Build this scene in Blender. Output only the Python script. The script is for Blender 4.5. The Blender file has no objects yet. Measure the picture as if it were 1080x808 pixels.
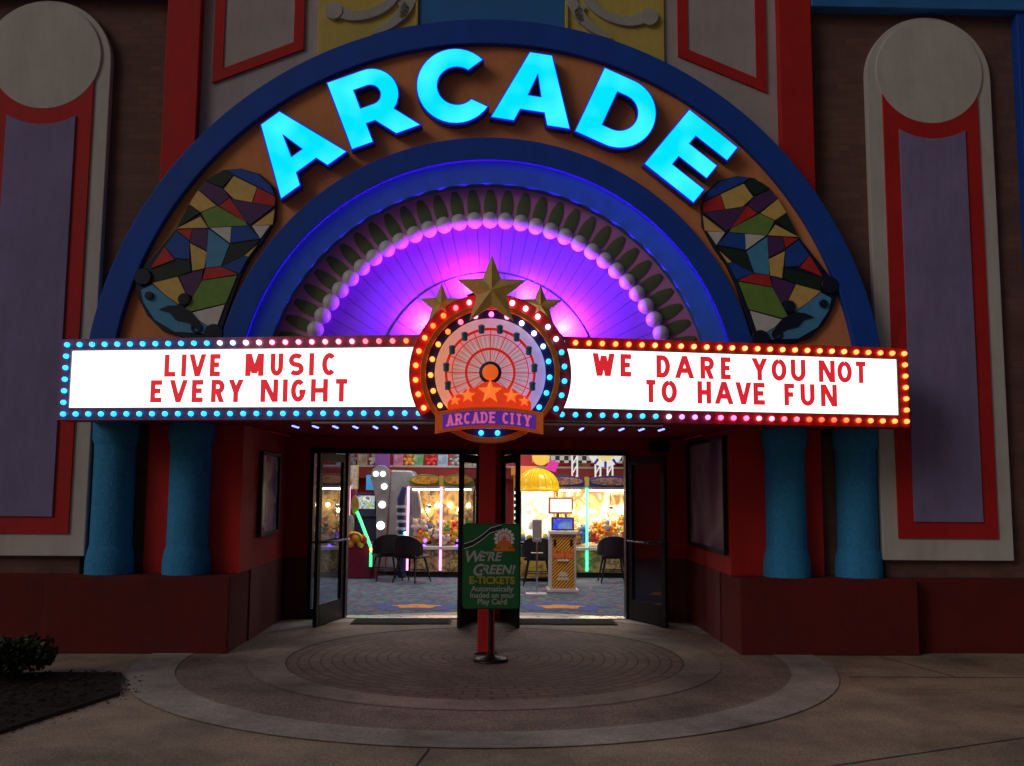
import bpy, bmesh, math, random
from mathutils import Vector, Matrix
random.seed(7)
S = bpy.context.scene
COL = S.collection
PI = math.pi
rad = math.radians

# ------------------------------------------------------------------ world, view
W = bpy.data.worlds.new("World"); S.world = W; W.use_nodes = True
nt = W.node_tree
sky = nt.nodes.new('ShaderNodeTexSky'); sky.sky_type = 'NISHITA'; sky.sun_disc = False
SUN_DIR = Vector((0.74, 0.56, -0.46)).normalized()          # travel direction of the light
sky.sun_elevation = math.asin(-SUN_DIR.z)
sky.sun_rotation = math.atan2(-SUN_DIR.x, -SUN_DIR.y)
sky.air_density = 1.0; sky.dust_density = 4.0; sky.ozone_density = 1.0
bg = nt.nodes['Background']; bg.inputs['Strength'].default_value = 0.0130
nt.links.new(sky.outputs[0], bg.inputs['Color'])
S.view_settings.view_transform = 'Standard'; S.view_settings.look = 'None'
S.view_settings.exposure = 0; S.view_settings.gamma = 1; S.view_settings.use_curve_mapping = False
try:
    S.cycles.use_denoising = True
    S.cycles.max_bounces = 6; S.cycles.sample_clamp_indirect = 3.0
    S.cycles.transparent_max_bounces = 16
except Exception: pass
sl = bpy.data.lights.new('sun', 'SUN'); sl.energy = 0.30; sl.angle = rad(22); sl.color = (1.0, .92, .86)
so = bpy.data.objects.new('sun', sl); COL.objects.link(so)
so.rotation_euler = SUN_DIR.to_track_quat('-Z', 'Y').to_euler(); so.location = (-6, -6, 12)

# ------------------------------------------------------------------ camera
FPX, CAMZ = 1000.0, 1.65
cy_, cp_, cr_ = rad(1.43), rad(6.22), rad(0.40)
cf = Vector((math.sin(cy_)*math.cos(cp_), math.cos(cy_)*math.cos(cp_), math.sin(cp_)))
r0 = Vector((math.cos(cy_), -math.sin(cy_), 0)); u0 = r0.cross(cf)
cR = r0*math.cos(cr_) + u0*math.sin(cr_); cU = u0*math.cos(cr_) - r0*math.sin(cr_)
cam = bpy.data.cameras.new('camera'); cam.sensor_width = 36; cam.lens = 36*FPX/1080; cam.clip_end = 400; cam.clip_start = .05
co = bpy.data.objects.new('camera', cam); COL.objects.link(co); S.camera = co
M = Matrix.Identity(4)
for i in range(3):
    M[i][0] = cR[i]; M[i][1] = cU[i]; M[i][2] = -cf[i]
M[2][3] = CAMZ
co.matrix_world = M
def at(px, py, Y):                 # measured photo point -> (x, z) on the wall plane at depth Y
    d = cf*FPX + cR*(px-540) - cU*(py-404); t = Y/d.y
    return (d.x*t, CAMZ + d.z*t)

# ------------------------------------------------------------------ materials
MATS = {}
def mat(name, col=(.5, .5, .5), rough=.6, var=.12, vscale=3.0, bump=0.0, bscale=80.0, metal=0.0, emit=None, estr=0.0, spec=.5, fine=0.0):
    if name in MATS: return MATS[name]
    m = bpy.data.materials.new(name); m.use_nodes = True
    n = m.node_tree.nodes; L = m.node_tree.links; b = n['Principled BSDF']
    b.inputs['Roughness'].default_value = rough; b.inputs['Metallic'].default_value = metal
    b.inputs['Specular IOR Level'].default_value = spec
    c4 = (*col, 1)
    b.inputs['Base Color'].default_value = c4
    if var or bump or fine:
        tc = n.new('ShaderNodeTexCoord')
    if var:
        nz = n.new('ShaderNodeTexNoise'); nz.inputs['Scale'].default_value = vscale; nz.inputs['Detail'].default_value = 7; nz.inputs['Roughness'].default_value = .65
        L.new(tc.outputs['Object'], nz.inputs['Vector'])
        rp = n.new('ShaderNodeValToRGB'); rp.color_ramp.elements[0].position = .3; rp.color_ramp.elements[1].position = .72
        rp.color_ramp.elements[0].color = (*[c*(1-var) for c in col], 1); rp.color_ramp.elements[1].color = (*[min(1, c*(1+var)) for c in col], 1)
        L.new(nz.outputs['Fac'], rp.inputs['Fac']); L.new(rp.outputs['Color'], b.inputs['Base Color'])
        if bump >= .2:      # rain streaks and grime down the stucco
            mp = n.new('ShaderNodeMapping'); mp.inputs['Scale'].default_value = (3, 3, .6); L.new(tc.outputs['Object'], mp.inputs[0])
            ns = n.new('ShaderNodeTexNoise'); ns.inputs['Scale'].default_value = 1.6; ns.inputs['Detail'].default_value = 8; ns.inputs['Roughness'].default_value = .7; L.new(mp.outputs[0], ns.inputs['Vector'])
            rs = n.new('ShaderNodeValToRGB'); rs.color_ramp.elements[0].position = .36; rs.color_ramp.elements[0].color = (.90, .89, .88, 1); rs.color_ramp.elements[1].position = .60; rs.color_ramp.elements[1].color = (1.03, 1.03, 1.03, 1); L.new(ns.outputs['Fac'], rs.inputs[0])
            ms = n.new('ShaderNodeMixRGB'); ms.blend_type = 'MULTIPLY'; ms.inputs[0].default_value = 1; L.new(rp.outputs['Color'], ms.inputs[1]); L.new(rs.outputs[0], ms.inputs[2]); L.new(ms.outputs[0], b.inputs['Base Color'])
        # streaks and dust also change the sheen
        mr = n.new('ShaderNodeMapRange'); mr.inputs['To Min'].default_value = max(.05, rough-.12); mr.inputs['To Max'].default_value = min(1, rough+.12)
        L.new(nz.outputs['Fac'], mr.inputs['Value']); L.new(mr.outputs['Result'], b.inputs['Roughness'])
    if bump:
        n2 = n.new('ShaderNodeTexNoise'); n2.inputs['Scale'].default_value = bscale; n2.inputs['Detail'].default_value = 4
        L.new(tc.outputs['Object'], n2.inputs['Vector'])
        bp = n.new('ShaderNodeBump'); bp.inputs['Strength'].default_value = bump; bp.inputs['Distance'].default_value = .02
        L.new(n2.outputs['Fac'], bp.inputs['Height']); L.new(bp.outputs['Normal'], b.inputs['Normal'])
    if emit is not None:
        b.inputs['Emission Color'].default_value = (*emit, 1); b.inputs['Emission Strength'].default_value = estr
    MATS[name] = m
    return m
def glow(name, col, s, base=(.2, .2, .2)):
    if name in MATS: return MATS[name]
    m = mat(name, base, .4, var=0, emit=col, estr=s); return m
def glass(name, tint=(.9, .95, 1), refl=.12):
    m = bpy.data.materials.new(name); m.use_nodes = True
    n = m.node_tree.nodes; L = m.node_tree.links
    n.remove(n['Principled BSDF'])
    tr = n.new('ShaderNodeBsdfTransparent'); tr.inputs[0].default_value = (*tint, 1)
    gl = n.new('ShaderNodeBsdfGlossy'); gl.inputs['Roughness'].default_value = .03; gl.inputs[0].default_value = (.9, .9, .9, 1)
    fr = n.new('ShaderNodeLayerWeight'); pw = n.new('ShaderNodeMath'); pw.operation = 'POWER'; pw.inputs[1].default_value = 5.0; L.new(fr.outputs['Facing'], pw.inputs[0])
    mx = n.new('ShaderNodeMixShader'); ad = n.new('ShaderNodeMath'); ad.operation = 'MULTIPLY_ADD'; ad.inputs[1].default_value = .5; ad.inputs[2].default_value = refl*.3
    L.new(pw.outputs[0], ad.inputs[0]); L.new(ad.outputs[0], mx.inputs[0]); L.new(tr.outputs[0], mx.inputs[1]); L.new(gl.outputs[0], mx.inputs[2])
    L.new(mx.outputs[0], n['Material Output'].inputs[0])
    MATS[name] = m
    return m

def brickmat(name, c1, c2, mortar, scale=1.0, bw=.22, bh=.075, axis='xz'):
    m = bpy.data.materials.new(name); m.use_nodes = True
    n = m.node_tree.nodes; L = m.node_tree.links; b = n['Principled BSDF']; b.inputs['Roughness'].default_value = .85
    tc = n.new('ShaderNodeTexCoord'); sp = n.new('ShaderNodeSeparateXYZ'); cb = n.new('ShaderNodeCombineXYZ')
    L.new(tc.outputs['Object'], sp.inputs[0])
    ad = n.new('ShaderNodeMath'); ad.operation = 'ADD'; L.new(sp.outputs['X'], ad.inputs[0]); L.new(sp.outputs['Y'], ad.inputs[1])
    L.new(ad.outputs[0], cb.inputs[0]); L.new(sp.outputs['Z'], cb.inputs[1])
    br = n.new('ShaderNodeTexBrick'); br.inputs['Scale'].default_value = 1.0
    br.inputs['Brick Width'].default_value = bw; br.inputs['Row Height'].default_value = bh; br.inputs['Mortar Size'].default_value = .006
    br.inputs['Mortar Smooth'].default_value = .2
    br.inputs['Color1'].default_value = (*c1, 1); br.inputs['Color2'].default_value = (*c2, 1); br.inputs['Mortar'].default_value = (*mortar, 1)
    L.new(cb.outputs[0], br.inputs['Vector'])
    nz = n.new('ShaderNodeTexNoise'); nz.inputs['Scale'].default_value = 2.2; nz.inputs['Detail'].default_value = 6
    L.new(tc.outputs['Object'], nz.inputs['Vector'])
    mx = n.new('ShaderNodeMixRGB'); mx.blend_type = 'MULTIPLY'; mx.inputs[0].default_value = .5
    L.new(br.outputs['Color'], mx.inputs[1]); L.new(nz.outputs['Fac'], mx.inputs[2]); L.new(mx.outputs[0], b.inputs['Base Color'])
    bp = n.new('ShaderNodeBump'); bp.inputs['Strength'].default_value = .5; bp.inputs['Distance'].default_value = .01; bp.invert = True
    L.new(br.outputs['Fac'], bp.inputs['Height']); L.new(bp.outputs['Normal'], b.inputs['Normal'])
    MATS[name] = m
    return m

CX, CYC = 0.0, 9.45            # paving rosette centre
def pavermat(name, c1, c2, mortar, k, rh, bw):
    m = bpy.data.materials.new(name); m.use_nodes = True
    n = m.node_tree.nodes; L = m.node_tree.links; b = n['Principled BSDF']; b.inputs['Roughness'].default_value = .75
    tc = n.new('ShaderNodeTexCoord'); sp = n.new('ShaderNodeSeparateXYZ'); cb = n.new('ShaderNodeCombineXYZ')
    mp = n.new('ShaderNodeMapping'); mp.inputs['Location'].default_value = (-CX, -CYC, 0)
    L.new(tc.outputs['Object'], mp.inputs[0]); L.new(mp.outputs[0], sp.inputs[0])
    def mth(op, a, bb=None, v=None):
        x = n.new('ShaderNodeMath'); x.operation = op; L.new(a, x.inputs[0])
        if bb is not None: L.new(bb, x.inputs[1])
        if v is not None: x.inputs[1].default_value = v
        return x.outputs[0]
    r = mth('SQRT', mth('ADD', mth('MULTIPLY', sp.outputs[0], sp.outputs[0]), mth('MULTIPLY', sp.outputs[1], sp.outputs[1])))
    a = mth('MULTIPLY', mth('ARCTAN2', sp.outputs[1], sp.outputs[0]), v=k)
    L.new(a, cb.inputs[0]); L.new(r, cb.inputs[1])
    br = n.new('ShaderNodeTexBrick'); br.inputs['Scale'].default_value = 1
    br.inputs['Brick Width'].default_value = bw; br.inputs['Row Height'].default_value = rh; br.inputs['Mortar Size'].default_value = .011; br.inputs['Mortar Smooth'].default_value = .3
    br.inputs['Color1'].default_value = (*c1, 1); br.inputs['Color2'].default_value = (*c2, 1); br.inputs['Mortar'].default_value = (*mortar, 1)
    L.new(cb.outputs[0], br.inputs['Vector'])
    nz = n.new('ShaderNodeTexNoise'); nz.inputs['Scale'].default_value = 1.8; nz.inputs['Detail'].default_value = 8; nz.inputs['Roughness'].default_value = .7
    L.new(tc.outputs['Object'], nz.inputs['Vector'])
    rp = n.new('ShaderNodeValToRGB'); rp.color_ramp.elements[0].position = .3; rp.color_ramp.elements[0].color = (.55, .55, .55, 1); rp.color_ramp.elements[1].position = .75; rp.color_ramp.elements[1].color = (1.25, 1.25, 1.25, 1)
    L.new(nz.outputs['Fac'], rp.inputs[0])
    mx = n.new('ShaderNodeMixRGB'); mx.blend_type = 'MULTIPLY'; mx.inputs[0].default_value = 1
    L.new(br.outputs['Color'], mx.inputs[1]); L.new(rp.outputs[0], mx.inputs[2]); L.new(mx.outputs[0], b.inputs['Base Color'])
    bp = n.new('ShaderNodeBump'); bp.inputs['Strength'].default_value = .7; bp.inputs['Distance'].default_value = .012; bp.invert = True
    L.new(br.outputs['Fac'], bp.inputs['Height']); L.new(bp.outputs['Normal'], b.inputs['Normal'])
    MATS[name] = m
    return m

def concretemat(name, col, speck=.35):
    m = bpy.data.materials.new(name); m.use_nodes = True
    n = m.node_tree.nodes; L = m.node_tree.links; b = n['Principled BSDF']; b.inputs['Roughness'].default_value = .8
    tc = n.new('ShaderNodeTexCoord')
    def ramp(scale, detail, lo, hi, p0, p1):
        nz = n.new('ShaderNodeTexNoise'); nz.inputs['Scale'].default_value = scale; nz.inputs['Detail'].default_value = detail; nz.inputs['Roughness'].default_value = .68
        L.new(tc.outputs['Object'], nz.inputs['Vector'])
        rp = n.new('ShaderNodeValToRGB'); rp.color_ramp.elements[0].position = p0; rp.color_ramp.elements[1].position = p1
        rp.color_ramp.elements[0].color = (lo, lo, lo, 1); rp.color_ramp.elements[1].color = (hi, hi, hi, 1)
        L.new(nz.outputs['Fac'], rp.inputs[0]); return rp.outputs[0], nz.outputs['Fac']
    a, af = ramp(.9, 9, .48, 1.4, .33, .68)
    c, cf2 = ramp(55, 3, 1-speck, 1+speck, .35, .68)
    m1 = n.new('ShaderNodeMixRGB'); m1.blend_type = 'MULTIPLY'; m1.inputs[0].default_value = 1; m1.inputs[1].default_value = (*col, 1); L.new(a, m1.inputs[2])
    m2 = n.new('ShaderNodeMixRGB'); m2.blend_type = 'MULTIPLY'; m2.inputs[0].default_value = 1; L.new(m1.outputs[0], m2.inputs[1]); L.new(c, m2.inputs[2])
    L.new(m2.outputs[0], b.inputs['Base Color'])
    bp = n.new('ShaderNodeBump'); bp.inputs['Strength'].default_value = .25; bp.inputs['Distance'].default_value = .01
    L.new(cf2, bp.inputs['Height']); L.new(bp.outputs['Normal'], b.inputs['Normal'])
    MATS[name] = m
    return m

def artmat(name, cols, scale=9, rough=.4, emit=0.0, detail=2.0, kind='noise'):
    """printed artwork / jumble: blotches of several colours"""
    m = bpy.data.materials.new(name); m.use_nodes = True
    n = m.node_tree.nodes; L = m.node_tree.links; b = n['Principled BSDF']; b.inputs['Roughness'].default_value = rough
    tc = n.new('ShaderNodeTexCoord')
    if kind == 'noise':
        t = n.new('ShaderNodeTexNoise'); t.inputs['Scale'].default_value = scale; t.inputs['Detail'].default_value = detail; t.inputs['Distortion'].default_value = .35; o = t.outputs['Fac']
        lo, hi = .28, .72
    else:
        t = n.new('ShaderNodeTexVoronoi'); t.inputs['Scale'].default_value = scale; sp = n.new('ShaderNodeSeparateColor'); L.new(t.outputs['Color'], sp.inputs[0]); o = sp.outputs[0]
        lo, hi = 0, 1
    L.new(tc.outputs['Object'], t.inputs['Vector'])
    rp = n.new('ShaderNodeValToRGB'); rp.color_ramp.interpolation = 'CONSTANT' if kind != 'noise' else 'LINEAR'
    e = rp.color_ramp.elements; e[0].position = lo; e[0].color = (*cols[0], 1); e[1].position = hi if kind == 'noise' else 1-1/len(cols); e[1].color = (*cols[-1], 1)
    for i, c in enumerate(cols[1:-1], 1):
        x = e.new(lo+(hi-lo)*i/(len(cols)-1 if kind == 'noise' else len(cols))); x.color = (*c, 1)
    L.new(o, rp.inputs[0]); L.new(rp.outputs[0], b.inputs['Base Color'])
    if emit:
        L.new(rp.outputs[0], b.inputs['Emission Color']); b.inputs['Emission Strength'].default_value = emit
    MATS[name] = m
    return m

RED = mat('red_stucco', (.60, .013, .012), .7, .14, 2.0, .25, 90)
REDDARK = mat('oxblood_masonry_paint', (.15, .011, .009), .85, .2, 2.5, .3, 70)
MAROON = mat('maroon_paint', (.30, .012, .020), .55, .15, 2.5, .1, 60)
BLUE = mat('royal_blue_stucco', (.004, .080, .56), .65, .12, 2.5, .25, 110)
BLUEMID = mat('mid_blue_paint', (.035, .21, .60), .55, .12, 3, .15, 90)
SKYBLUE = mat('sky_blue_stucco', (.035, .31, .68), .8, .22, 26, .6, 60)
ORANGE = mat('terracotta_orange_stucco', (.95, .34, .13), .75, .13, 2, .35, 95)
LILAC = mat('pale_lilac_grey_stucco', (.54, .47, .50), .8, .10, 2, .3, 95)
WHITE = mat('off_white_stucco', (.66, .62, .60), .8, .08, 2.2, .25, 95)
PURPLE = mat('dusty_purple_stucco', (.29, .24, .49), .8, .12, 2.2, .35, 95)
YELLOW = mat('mustard_yellow_stucco', (.72, .55, .13), .75, .12, 2.5, .3, 95)
GREYSC = mat('pale_grey_moulding', (.50, .49, .48), .7, .1, 4, .2, 90)
DOME = mat('lilac_dome_paint', (.34, .13, .72), .6, .07, 1.5, .06, 50)
PINK = mat('orchid_pink_paint', (.70, .26, .58), .65, .1, 3, .15, 90)
LEAF = mat('moss_green_paint', (.12, .17, .06), .65, .15, 6, .15, 90)
PEARL = mat('white_globe', (.74, .72, .74), .35, .05, 6)
BLACK = mat('black_metal', (.015, .015, .017), .4, .15, 8, metal=.3)
DKFRAME = mat('dark_bronze_frame', (.014, .013, .014), .45, .2, 8, metal=.2, spec=.3)
CHROME = mat('chrome', (.75, .73, .72), .15, .05, 8, metal=1)
GOLD = mat('aged_gold_paint', (.85, .54, .15), .5, .18, 14, .05, 60)
NAVY = mat('navy_paint', (.015, .02, .10), .5, .1, 5)
BORANGE = mat('bright_orange_paint', (.80, .20, .02), .5, .12, 8)
SRED = mat('sign_red_paint', (.62, .02, .015), .5, .1, 8)
WHITEP = mat('white_paint', (.78, .77, .75), .5, .04, 6)
BRICK = brickmat('dark_brown_brick', (.27, .125, .10), (.20, .095, .078), (.17, .12, .105))
CONC = concretemat('broom_finished_concrete', (.47, .36, .255))
CONCP = concretemat('pale_concrete_band', (.50, .44, .37), .22)
AGG = concretemat('tan_washed_aggregate', (.35, .26, .20), .5)
PAVE = pavermat('brick_pavers', (.34, .21, .16), (.27, .165, .13), (.15, .11, .09), 1.5, .105, .21)
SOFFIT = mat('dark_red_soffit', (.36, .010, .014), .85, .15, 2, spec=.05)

# ------------------------------------------------------------------ mesh builder
class MB:
    def __init__(s): s.v = []; s.f = []; s.m = []; s.sm = []
    def add(s, vs, fs, m=0, smooth=False):
        k = len(s.v); s.v += [Vector(v) for v in vs]
        for f in fs: s.f.append([i+k for i in f]); s.m.append(m); s.sm.append(smooth)
        return s
    def box(s, x0, x1, y0, y1, z0, z1, m=0, T=None):
        vs = [Vector((x, y, z)) for x in (x0, x1) for y in (y0, y1) for z in (z0, z1)]
        if T: vs = [T(v) if callable(T) else T @ v for v in vs]
        return s.add(vs, [(0, 1, 3, 2), (4, 6, 7, 5), (0, 4, 5, 1), (2, 3, 7, 6), (0, 2, 6, 4), (1, 5, 7, 3)], m)
    def prism(s, poly, y0, y1, m=0, mside=None, back=True):    # poly in (x,z), front at y0
        n = len(poly); vs = [(x, y0, z) for x, z in poly]+[(x, y1, z) for x, z in poly]
        s.add(vs, [list(range(n))], m)
        k = len(s.v)-2*n
        ms = m if mside is None else mside
        for i in range(n):
            j = (i+1) % n; s.f.append([k+i, k+j, k+n+j, k+n+i]); s.m.append(ms); s.sm.append(False)
        if back: s.f.append([k+n+i for i in reversed(range(n))]); s.m.append(ms); s.sm.append(False)
        return s
    def ring(s, cx, cz, r0, r1, a0, a1, y0, y1, n=64, m=0, y0b=None):
        """arc band, front r0 edge at y0, r1 edge at y0b; back at y1"""
        if y0b is None: y0b = y0
        full = abs(a1-a0) > 2*PI-1e-4
        k = n if full else n+1
        vs = []
        for i in range(k):
            a = a0+(a1-a0)*i/n; c, q = math.cos(a), math.sin(a)
            vs += [(cx+r0*c, y0, cz+r0*q), (cx+r1*c, y0b, cz+r1*q), (cx+r1*c, y1, cz+r1*q), (cx+r0*c, y1, cz+r0*q)]
        fs = []
        for i in range(n):
            j = (i+1) % k; a, b = 4*i, 4*j
            for e in range(4): fs.append((a+e, b+e, b+(e+1) % 4, a+(e+1) % 4))
        if not full: fs += [(0, 1, 2, 3), tuple(4*n+e for e in (3, 2, 1, 0))]
        return s.add(vs, fs, m)
    def tube(s, pts, r, n=8, m=0, cap=True):
        pts = [Vector(p) for p in pts]; rs = r if isinstance(r, (list, tuple)) else [r]*len(pts)
        vs = []; up = None
        for i, p in enumerate(pts):
            t = (pts[min(i+1, len(pts)-1)]-pts[max(i-1, 0)]).normalized()
            if up is None: up = t.orthogonal().normalized()
            up = (up-t*up.dot(t)).normalized(); w = t.cross(up)
            for k in range(n):
                a = 2*PI*k/n; vs.append(p+(up*math.cos(a)+w*math.sin(a))*rs[i])
        fs = [(i*n+k, i*n+(k+1) % n, (i+1)*n+(k+1) % n, (i+1)*n+k) for i in range(len(pts)-1) for k in range(n)]
        s.add(vs, fs, m, True)
        if cap:
            s.add(vs[:n], [list(range(n))[::-1]], m); s.add(vs[-n:], [list(range(n))], m)
        return s
    def lathe(s, prof, c=(0, 0, 0), n=32, m=0, axis='z', smooth=True):
        vs = []; c = Vector(c)
        for r, h in prof:
            for k in range(n):
                a = 2*PI*k/n; x, y = r*math.cos(a), r*math.sin(a)
                vs.append(c+(Vector((x, y, h)) if axis == 'z' else Vector((x, h, y)) if axis == 'y' else Vector((h, x, y))))
        fs = [(i*n+k, i*n+(k+1) % n, (i+1)*n+(k+1) % n, (i+1)*n+k) for i in range(len(prof)-1) for k in range(n)]
        s.add(vs, fs, m, smooth)
        if prof[0][0] > 1e-6: s.add(vs[:n], [list(range(n))[::-1]], m)
        if prof[-1][0] > 1e-6: s.add(vs[-n:], [list(range(n))], m)
        return s
    def ball(s, c, r, n=16, m=0, sc=(1, 1, 1)):
        h = n//2; c = Vector(c)
        vs = []
        for i in range(h+1):
            t = PI*i/h
            for k in range(n):
                a = 2*PI*k/n; vs.append(c+Vector((r*sc[0]*math.sin(t)*math.cos(a), r*sc[1]*math.sin(t)*math.sin(a), r*sc[2]*math.cos(t))))
        fs = [(i*n+k, (i+1)*n+k, (i+1)*n+(k+1) % n, i*n+(k+1) % n) for i in range(h) for k in range(n)]
        return s.add(vs, fs, m, True)
    def sheet(s, pts, m=0): return s.add(pts, [list(range(len(pts)))], m)
    def build(s, name, mats, parent=None, bevel=0.0, local=False, props=None):
        me = bpy.data.meshes.new(name)
        base = Vector((0, 0, 0))
        if parent is not None and not local:
            p = parent
            while p: base = base+p.location; p = p.parent
        me.from_pydata([v-base for v in s.v], [], s.f)
        for x in (mats if isinstance(mats, (list, tuple)) else [mats]): me.materials.append(x)
        for p, mi, sm in zip(me.polygons, s.m, s.sm): p.material_index = mi; p.use_smooth = sm
        bm = bmesh.new(); bm.from_mesh(me); bmesh.ops.remove_doubles(bm, verts=bm.verts, dist=1e-6) if False else None
        bmesh.ops.recalc_face_normals(bm, faces=bm.faces); bm.to_mesh(me); bm.free()
        me.update()
        o = bpy.data.objects.new(name, me); COL.objects.link(o)
        if parent is not None: o.parent = parent
        if bevel:
            b = o.modifiers.new('bevel', 'BEVEL'); b.width = bevel; b.segments = 2; b.limit_method = 'ANGLE'; b.angle_limit = rad(40)
        return o

def tag(o, label=None, cat=None, group=None, kind=None):
    if label: o['label'] = label
    if cat: o['category'] = cat
    if group: o['group'] = group
    if kind: o['kind'] = kind
    return o
def thing(name, label, cat, loc=(0, 0, 0), group=None, rz=0):
    o = bpy.data.objects.new(name, None); COL.objects.link(o); o.location = loc; o.rotation_euler.z = rz; o.empty_display_size = .2
    return tag(o, label, cat, group)
def copy_tree(o, parent=None):
    c = o.copy(); COL.objects.link(c)
    if parent is not None: c.parent = parent
    for ch in list(o.children): copy_tree(ch, c)
    return c
def struct(o): o['kind'] = 'structure'; return o
def curve_mesh(loops, name, extr=0.0, off=0.0):
    """2D filled outline with holes -> mesh data in xy"""
    c = bpy.data.curves.new(name, 'CURVE'); c.dimensions = '2D'; c.fill_mode = 'BOTH'; c.extrude = extr; c.offset = off
    for lp in loops:
        sp = c.splines.new('POLY'); sp.points.add(len(lp)-1); sp.use_cyclic_u = True
        for p, (x, y) in zip(sp.points, lp): p.co = (x, y, 0, 1)
    o = bpy.data.objects.new(name, c); COL.objects.link(o)
    dg = bpy.context.evaluated_depsgraph_get(); dg.update()
    me = bpy.data.meshes.new_from_object(o.evaluated_get(dg)); me.name = name
    bpy.data.objects.remove(o); bpy.data.curves.remove(c)
    return me
def text_mesh(body, size, name='lettering', off=0.0, shear=0.0, align='CENTER', extr=.0015, space=1.0):
    c = bpy.data.curves.new(name, 'FONT'); c.body = body; c.size = size; c.align_x = align; c.align_y = 'CENTER'; c.extrude = extr; c.offset = off; c.shear = shear; c.space_character = space
    o = bpy.data.objects.new(name, c); COL.objects.link(o)
    dg = bpy.context.evaluated_depsgraph_get(); dg.update()
    me = bpy.data.meshes.new_from_object(o.evaluated_get(dg)); me.name = name
    bpy.data.objects.remove(o); bpy.data.curves.remove(c)
    return me
def place_mesh(me, name, m, parent, Mx):
    """local mesh xy -> wherever Mx says; parent space = parent's location only"""
    me.transform(Mx)
    if parent is not None:
        base = Vector(); p = parent
        while p: base = base+p.location; p = p.parent
        me.transform(Matrix.Translation(-base))
    me.materials.clear(); me.materials.append(m)
    o = bpy.data.objects.new(name, me); COL.objects.link(o); o.parent = parent
    return o
XZ = Matrix(((1, 0, 0, 0), (0, 0, -1, 0), (0, 1, 0, 0), (0, 0, 0, 1)))      # xy sheet -> upright, facing -Y

# ------------------------------------------------------------------ stroke lettering
def arc(cx, cy, rx, ry, a0, a1, n=10): return [(cx+rx*math.cos(rad(a0+(a1-a0)*i/n)), cy+ry*math.sin(rad(a0+(a1-a0)*i/n))) for i in range(n+1)]
GL = {
 'A': [[(0, 0), (.5, 1)], [(1, 0), (.5, 1)], [(.2, .30), (.8, .30)]],
 'C': [arc(.5, .5, .5, .5, 45, 315, 16)],
 'D': [[(0, 0), (0, 1), (.4, 1)]+arc(.4, .5, .6, .5, 75, -75, 10)+[(.4, 0), (0, 0), (0, .1)]],
 'E': [[(1, 1), (0, 1), (0, 0), (1, 0)], [(0, .52), (.85, .52)]],
 'F': [[(1, 1), (0, 1), (0, -.14)], [(0, .5), (.85, .5)]],
 'G': [arc(.5, .5, .5, .5, 45, 340, 16)+[(1, .42), (.6, .42)]],
 'H': [[(0, 0), (0, 1)], [(1, 0), (1, 1)], [(0, .5), (1, .5)]],
 'I': [[(.5, 0), (.5, 1)]],
 'L': [[(0, 1.14), (0, 0), (1, 0)]],
 'M': [[(0, 0), (0, 1)], [(1, 0), (1, 1)], [(.03, 1), (.5, .12)], [(.97, 1), (.5, .12)]],
 'N': [[(0, 0), (0, 1)], [(1, 0), (1, 1)], [(.0, 1), (1, 0)]],
 'O': [arc(.5, .5, .5, .5, 90, 450, 22)],
 'R': [[(0, -.14), (0, 1), (.55, 1)]+arc(.55, .74, .45, .26, 70, -70, 8)+[(.55, .48), (0, .48)], [(.5, .48), (1, 0)]],
 'S': [arc(.5, .745, .48, .255, 35, 250, 10)+arc(.5, .245, .5, .245, 80, -145, 11)],
 'T': [[(0, 1), (1, 1)], [(.5, 1), (.5, 0)]],
 'U': [[(0, 1.14)]+arc(.5, .38, .5, .38, 180, 360, 10)+[(1, 1.14)]],
 'V': [[(0, 1), (.5, 0)], [(1, 1), (.5, 0)]],
 'W': [[(0, 1), (.25, 0)], [(.5, .9), (.25, 0)], [(.5, .9), (.75, 0)], [(1, 1), (.75, 0)]],
 'Y': [[(0, 1), (.5, .44)], [(1, 1), (.5, .44)], [(.5, .52), (.5, 0)]],
}
SERIF = {'A': [(0, 0), (1, 0)], 'R': [(0, 0), (0, 1), (1, 0)], 'C': [], 'D': [(0, 0), (0, 1)], 'E': [(0, 0), (0, 1)], 'I': [(.5, 0), (.5, 1)], 'T': [(.5, 0)], 'Y': [(0, 1), (1, 1), (.5, 0)]}
def ribbon(mb, pts, t, P, d0, th):
    pts = [Vector((p[0], p[1])) for p in pts]; L = []; R_ = []; n = len(pts)
    for i, p in enumerate(pts):
        a = (pts[i]-pts[i-1]).normalized() if i else None
        b = (pts[i+1]-pts[i]).normalized() if i < n-1 else None
        if a is None: nn = Vector((-b.y, b.x)); k = 1
        elif b is None: nn = Vector((-a.y, a.x)); k = 1
        else:
            na = Vector((-a.y, a.x)); nb = Vector((-b.y, b.x)); nn = na+nb
            if nn.length < 1e-4: nn = na; k = 1
            else: nn.normalize(); k = min(1.9, 1/max(.2, nn.dot(na)))
        L.append(p+nn*k*t/2); R_.append(p-nn*k*t/2)
    vs = [P(q.x, q.y, d0+th) for q in L]+[P(q.x, q.y, d0+th) for q in R_]+[P(q.x, q.y, d0) for q in L]+[P(q.x, q.y, d0) for q in R_]
    fs = []
    for i in range(n-1): fs += [(i, i+1, n+i+1, n+i), (i, 2*n+i, 2*n+i+1, i+1), (n+i, n+i+1, 3*n+i+1, 3*n+i)]
    fs += [(0, n, 3*n, 2*n), (n-1, 3*n-1, 4*n-1, 2*n-1)]
    mb.add(vs, fs)
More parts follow.
